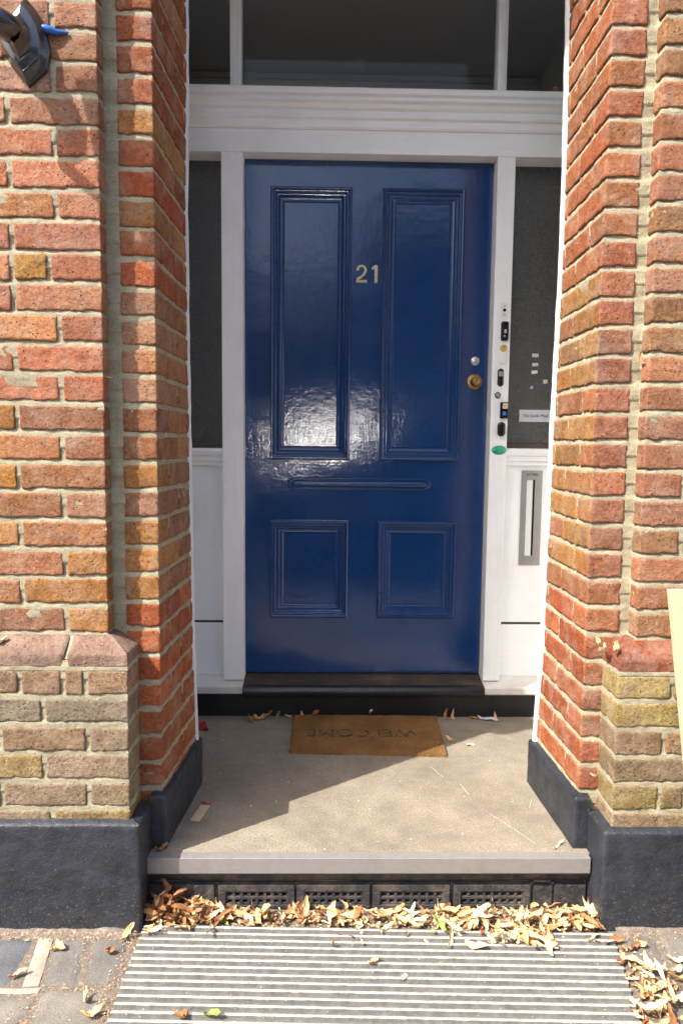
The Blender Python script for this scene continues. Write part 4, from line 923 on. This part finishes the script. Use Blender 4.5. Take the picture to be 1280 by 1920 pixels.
drift('leaf_litter', 'drift of dry curled leaves along the foot of the step', [
    (-.495, -.40, -.05, .0, -.155, .065, 60, (3, .4, 6, 0)), (-.42, -.30, -.055, .005, -.155, .036, 46, (5, 2, 4, .1)), (-.32, -.05, -.055, -.005, -.155, .016, 52, (5, 4, 2, .2)),
    (-.08, .30, -.065, -.005, -.155, .016, 64, (5, 6, 1.5, .1)), (.28, .60, -.095, -.01, -.155, .024, 100, (5, 7, 1.2, .2)), (.58, .70, -.09, -.015, -.155, .030, 50, (6, 3, 3, 0)), (.42, .56, -.15, -.09, -.148, .012, 16, (5, 6, .5, .3)), (.0, .68, -.135, -.08, -.147, .006, 16, (5, 6, 1, .3)), (-.47, -.3, -.10, -.06, -.147, .008, 8, (5, 2, 3, .3))], 3)
drift('leaf_litter', 'drift of dry leaves on the paving beside the right edge of the ribbed plate', [(.70, .76, -.30, -.13, -.155, .012, 16, (5, 5, 2, .5)), (.70, .93, -.46, -.22, -.155, .030, 90, (5, 6, 2, .2)), (.66, .72, -.5, -.3, -.155, .012, 18, (4, 4, 3, 0))], 4)
# crumbs: tiny plant debris in joints and corners
def crumbs(name, label, boxes, seed):
    r = np.random.default_rng(seed); m = MB()
    for (x0, x1, y0, y1, z, cnt, sz) in boxes:
        for i in range(cnt):
            c = np.array((r.uniform(x0, x1), r.uniform(y0, y1), z)); s_ = r.uniform(.4, 1.) * sz
            V = r.normal(0, 1, (4, 3)); V /= np.linalg.norm(V, axis=1, keepdims=True); V = V * s_ * np.array((1, 1, .35)) + c; V[:, 2] += s_ * .3
            m.add(V, [(0, 1, 2), (0, 2, 3), (0, 3, 1), (1, 3, 2)], int(r.choice([0, 0, 1, 2])), np.array((1, 1, 1)) * r.uniform(.6, 1.1))
    o = link(name, m.mesh(name), LM); tag(o, label, 'debris', kind='stuff'); return o
crumbs('plant_debris', 'fine brown leaf crumbs scattered over the pavement and plate', [(-.52, -.475, -.42, -.06, -.153, 420, .0034), (-.62, -.60, -.27, -.1, -.156, 60, .003), (-.70, -.50, -.275, -.265, -.156, 70, .003), (-.9, -.5, -.115, -.085, -.152, 220, .0035), (-.45, .66, -.5, -.07, -.1475, 900, .0024),
    (.70, .98, -.5, -.1, -.153, 260, .003), (.72, 1.1, -.12, -.09, -.151, 120, .003), (-.48, .68, -.075, -.05, -.152, 500, .005), (-1., -.5, -.5, -.1, -.153, 120, .0026), (-.7, -.64, -.5, -.28, -.156, 130, .0035)], 5)
crumbs('plant_debris', 'sparse crumbs of dead leaf on the porch floor by the mat', [(.40, .60, .62, .95, .001, 46, .0022), (-.3, .66, .05, .95, .001, 60, .0016), (-.47, -.35, .02, .3, .001, 40, .003), (-.3, .7, .93, .98, .001, 70, .0028)], 6)
GL = 'single dead leaves lying about the doorstep'
def leaf(loc, L, W, rz, mt, label, curl=.6, cup=.4, twist=.4, tilt=0., roll=0., seed=0, group=GL):
    P = place(leaf_grid(L, W, curl, cup, twist, seed, 20, 7), (0, 0, 0), rz, tilt, roll); m = MB(); m.grid(P)
    o = link('fallen_leaf', m.mesh('fallen_leaf', True), MAT[mt]); o.location = loc; sd = o.modifiers.new('t', 'SOLIDIFY'); sd.thickness = .0006
    tag(o, label, 'leaf', group); return o
zp = -.145
leaf((.003, -.151, zp), .028, .007, 1.9, 'leaf1', 'small tan leaf standing on the ribbed plate left of its middle', .7, .6, .8, .9, seed=1)
leaf((.103, -.205, zp), .040, .016, .1, 'leaf1', 'curled tan leaf in the middle of the ribbed plate', .9, .8, .7, seed=2)
leaf((.358, -.150, zp), .058, .022, -.5, 'leaf2', 'broad cream leaf on the ribbed plate right of its middle', .3, .5, .2, seed=3)
leaf((.49, -.122, zp + .004), .062, .022, -.3, 'leaf2', 'curled cream leaf hanging over the back ribs at the right', .9, .7, .5, seed=4)
leaf((.545, -.120, zp), .050, .016, -.9, 'leaf1', 'tan leaf with a dark stalk at the right rear corner of the plate', .8, .7, .5, seed=14)
leaf((.171, -.252, zp), .018, .010, .2, 'leaf2', 'tiny pale leaf scrap on the plate below the curled tan leaf', .2, .3, .1, seed=5)
leaf((-.259, -.366, zp), .052, .017, -.2, 'leaf4', 'yellow green leaf on the front ribs of the plate', .7, .6, .5, seed=6)
leaf((-.322, -.362, zp), .040, .018, .3, 'leaf3', 'crumpled brown leaf beside the yellow green one on the plate', .9, .9, .8, seed=7)
leaf((-.668, -.150, -.153), .046, .020, .1, 'leaf1', 'rolled tan leaf on the dark setts under the left plinth', .8, 1.2, .3, seed=8)
leaf((-.535, -.163, -.153), .034, .016, .1, 'leaf3', 'small brown rolled leaf on the sett next to the plate', .7, 1.2, .3, seed=9)
leaf((-.545, -.310, -.153), .060, .012, 1.3, 'leaf2', 'thin cream S-shaped leaf on the slab left of the plate', 1.1, .8, .9, .2, seed=10)
leaf((-.520, -.345, -.153), .055, .018, .3, 'leaf1', 'tan leaf tucked under the thin S-shaped one', .5, .6, .4, seed=11)
leaf((-.727, -.236, -.153), .050, .012, .5, 'leaf1', 'narrow tan leaf lying on the cream mortar patch', .5, .7, .4, seed=12)
leaf((-.505, -.10, -.150), .050, .014, 1.0, 'leaf1', 'tan leaf propped at the foot of the left plinth corner', .5, .6, .4, -.7, seed=13)
leaf((.776, -.135, -.153), .052, .014, 2.0, 'leaf1', 'hooked orange leaf on the paving below the right plinth', 1.1, .8, .6, seed=15)
leaf((.840, -.190, -.153), .050, .013, .0, 'leaf2', 'flat cream leaf in the paving joint by the frame edge', .4, .6, .3, seed=16)
leaf((.760, -.215, -.150), .070, .020, 1.2, 'leaf2', 'large curled cream leaf behind the right hand drift', 1.1, .9, .7, seed=17)
# porch
leaf((-.28, .950, .001), .078, .020, .6, 'leaf1', 'tan leaf at the left end of the cluster by the black riser', .7, .7, .6, .2, seed=18)
leaf((-.245, .955, .006), .070, .018, -.4, 'leaf3', 'brown leaf in the middle of the cluster by the black riser', .9, .7, .8, -.3, seed=19)
leaf((-.312, .930, .001), .068, .020, 2.3, 'leaf3', 'brown leaf at the front of the cluster by the black riser', .6, .7, .6, seed=20)
leaf((-.205, .967, .0), .030, .013, 1.3, 'leaf4', 'green leaf scrap standing against the black riser', .2, .3, .1, -1.3, seed=21)
leaf((-.165, .965, .001), .040, .010, .1, 'leaf1', 'thin tan leaf between the green scrap and the mat', .7, .7, .6, seed=22)
leaf((-.115, .968, .001), .038, .008, 1.4, 'leaf1', 'thin upright tan leaf behind the left corner of the mat', .8, .7, .3, -1.1, seed=23)
leaf((-.055, .962, .012), .042, .016, .3, 'leaf3', 'brown forked leaf at the back edge of the mat', .9, .9, .9, -.4, seed=24)
leaf((.165, .962, .022), .022, .010, .5, 'leaf1', 'small tan leaf stuck on the riser above the mat', .5, .7, .6, -.5, seed=25)
leaf((.468, .962, .001), .055, .009, 1.3, 'leaf3', 'tall thin brown leaf standing right of the mat', .5, .7, .3, -1.2, seed=26)
leaf((.492, .965, .001), .050, .009, 1.9, 'leaf1', 'tan leaf standing against the riser beside the tall thin one', .6, .7, .3, -1.1, seed=27)
leaf((.575, .955, .001), .045, .012, .2, 'leaf3', 'brown leaf lying left of the grey feather', .8, .7, .6, seed=28)
leaf((.655, .960, .001), .040, .009, 1.8, 'leaf1', 'thin tan leaf standing behind the grey feather', .5, .7, .3, -1.1, seed=29)
leaf((.437, .730, .008), .048, .013, -.7, 'leaf1', 'tan leaf lying over the right edge of the mat', .6, .7, .5, seed=30)
leaf((.512, .700, .001), .032, .010, .1, 'leaf2', 'small cream leaf right of the mat at the shadow edge', .4, .7, .4, seed=31)
leaf((-.372, .275, .001), .045, .014, .4, 'leaf3', 'brown leaf behind the wooden strip on the porch floor', .9, .7, .7, seed=32)
leaf((-.455, .030, .001), .045, .016, .2, 'leaf3', 'brown leaf on the step edge at the left plinth', .6, .6, .6, seed=33)
leaf((.622, .042, .001), .060, .004, .5, 'leaf2', 'straw-like stalk on the step edge at the right plinth', .2, .2, .1, seed=34)
# on the walls
leaf((.700, -.020, .560), .050, .014, 2.1, 'leaf2', 'pale leaf lodged on the sloping bricks of the right pier', .9, .7, .6, 1.0, seed=35)
leaf((.725, -.030, .572), .050, .014, .6, 'leaf1', 'tan curled leaf beside the pale one on the sloping bricks', 1.1, .8, .7, -.4, seed=36)
leaf((.688, -.004, .585), .040, .010, .9, 'leaf1', 'thin tan leaf above the pale one on the sloping bricks', .9, .7, .5, -.5, seed=37)
leaf((-.838, -.030, .583), .045, .016, .2, 'leaf2', 'pale leaf on the sloping bricks at the left frame edge', .5, .7, .4, seed=38)
leaf((-.583, .036, 1.250), .040, .007, .3, 'leaf1', 'thin leaf caught in the vertical mortar joint of the left pier', .8, .7, .4, .8, seed=39)
leaf((.782, .036, 1.300), .045, .005, 1.4, 'leaf3', 'thin brown stalk caught on the right pier brickwork', .9, .7, .4, -1.0, seed=40)
leaf((.812, .962, 2.403), .030, .018, .3, 'leaf3', 'brown leaf on the ledge under the right fanlight pane', .7, .7, .6, -.5, seed=41)
# feather, red wrapper, wooden strip
m = MB(); P = leaf_grid(.085, .016, .15, .2, .2, 5, 24, 7); m.grid(P); o = link('feather', m.mesh('feather', True), MAT['feather']); o.location = (.628, .948, .002); o.rotation_euler = (0, .12, -.55)
tag(o, 'grey feather on the porch floor near the right end of the riser', 'feather')
m = MB(); P = np.zeros((16, 12, 3)); u, v = np.meshgrid(np.linspace(0, 1, 16), np.linspace(0, 1, 12), indexing='ij'); P[..., 0] = -.535 + .075 * u * (1 - .3 * v); P[..., 1] = .83 + .05 * v; P[..., 2] = .004 + .045 * v * (1 - u * .8) + .008 * np.sin(u * 9 + v * 5)
m.grid(P); o = link('foil_wrapper', m.mesh('foil_wrapper'), MAT['red']); o.modifiers.new('t', 'SOLIDIFY').thickness = .0008; tag(o, 'crumpled red wrapper on the porch floor behind the left reveal', 'wrapper')
m = MB(); m.box((-.014, -.045, 0), (.014, .045, .006)); o = link('wood_strip', m.mesh('wood_strip'), MAT['pine']); o.location = (-.383, .215, .0015); o.rotation_euler = (0, 0, -.18); bevel(o, .001)
tag(o, 'short flat strip of wood on the porch floor by the left plinth', 'wood strip')

# ------------------------------------------------------------------ across the street (seen only as reflections in the gloss paint and glass)
def house(x0, x1, hgt, label, col):
    r = empty('terraced_house', ((x0 + x1) / 2, -12.5, -.17), label, 'house', 'houses across the street')
    m = MB(); m.box((x0, -21, -.2), (x1, -12.5, hgt), 0, col); link('wall', m.mesh('wall'), MAT['brick'], r)
    m = MB(); m.prism([(-21.2, hgt), (-12.2, hgt), (-16.7, hgt + 2.4)], x0, x1); link('roof', m.mesh('roof', recalc=True), MAT['slate'], r)
    z = 1.0
    while z + 1.8 < hgt:
        x = x0 + 1
        while x + 1.3 < x1:
            m = MB(); m.box((x, -12.50, z), (x + 1.1, -12.44, z + 1.7)); f = link('window', m.mesh('window'), MAT['whitev'], r)
            m = MB(); m.box((x + .1, -12.44, z + .1), (x + 1., -12.43, z + 1.6)); link('pane', m.mesh('pane'), MAT['farglass'], f)
            x += 2.4
        z += 3.0
house(-14, .5, 3.6, 'low brick house across the street with the lower roof ridge', (.12, .07, .05))
house(.6, 6, 5.6, 'tall brick house across the street facing the door', (.12, .07, .05))

# added unseen car; its tilted reflector puts a flash-like glint on the door
SIL = simple('glint_reflector_foil', (.85, .86, .87), .16, .9, nsc=3, var=.02)
pc = empty('added_glint_car', (.757, -4.34, -.3), 'added unseen dark car whose silver reflector puts a glint on the door', 'car')
def ell(c, rx, ry, rz, e=1., n=48, k=24, zc=-9):
    U, V = np.meshgrid(np.linspace(0, 2 * np.pi, n + 1), np.linspace(-np.pi / 2, np.pi / 2, k + 1), indexing='ij')
    f = lambda v: np.sign(v) * np.abs(v) ** e
    return np.stack([c[0] + rx * f(np.cos(V)) * f(np.cos(U)), c[1] + ry * f(np.cos(V)) * f(np.sin(U)), np.maximum(zc, c[2] + rz * f(np.sin(V)))], 2)
m = MB(); m.grid(ell((1.2, -4.44, .42), 2.35, 1.0, .52, .45, 64, 32)); link('body', m.mesh('body', True), MAT['lampblack'], pc)
CARP = simple('dark_car_paint', (.012, .014, .018), .12, nsc=3, var=.02)
nn = Vector((-.473, .556, .685)).normalized(); t1 = nn.cross(Vector((0, 0, 1))).normalized(); t2 = nn.cross(t1)
U, V = np.meshgrid(np.linspace(0, 2 * np.pi, 65), np.linspace(-np.pi / 2, np.pi / 2, 49), indexing='ij')
ctr = np.array((-.08, -3.9, 1.26)) - np.array(nn) * .076
P = ctr + (np.cos(V) * np.cos(U))[..., None] * .62 * np.array(t1) + (np.cos(V) * np.sin(U))[..., None] * .5 * np.array(t2) + np.sin(V)[..., None] * .066 * np.array(nn)
m = MB(); m.grid(P, flip=False); link('glint_reflector', m.mesh('glint_reflector', True), SIL, pc)  # added reflector, angled to throw the sun at the door paint
m = MB(); m.grid(ell((1.10, -4.44, 1.02), 1.6, 1.0, .6, 1., 96, 48)); link('roof', m.mesh('roof', True), CARP, pc)
for x in (.55, 1.65):
    m = MB(); m.box((x - .45, -3.62, .90), (x + .45, -3.47, 1.14)); o = link('window', m.mesh('window'), MAT['farglass'], pc); bevel(o, .05, 4)
for x in (-.35, 2.7):
    for y in (-5.35, -3.50):
        m = MB(); m.grid(lathe([(.0, -.1), (.30, -.1), (.33, -.06), (.33, .06), (.30, .1), (.21, .1)], 32, 'y', (x, y, .03))); wh = link('wheel', m.mesh('wheel', True), MAT['blackpl'], pc)
        m = MB(); m.grid(lathe([(.21, .1), (.19, .07), (.06, .06), (.05, .09), (0, .09)], 24, 'y', (x, y, .03))); link('rim', m.mesh('rim', True), MAT['alu'], wh)
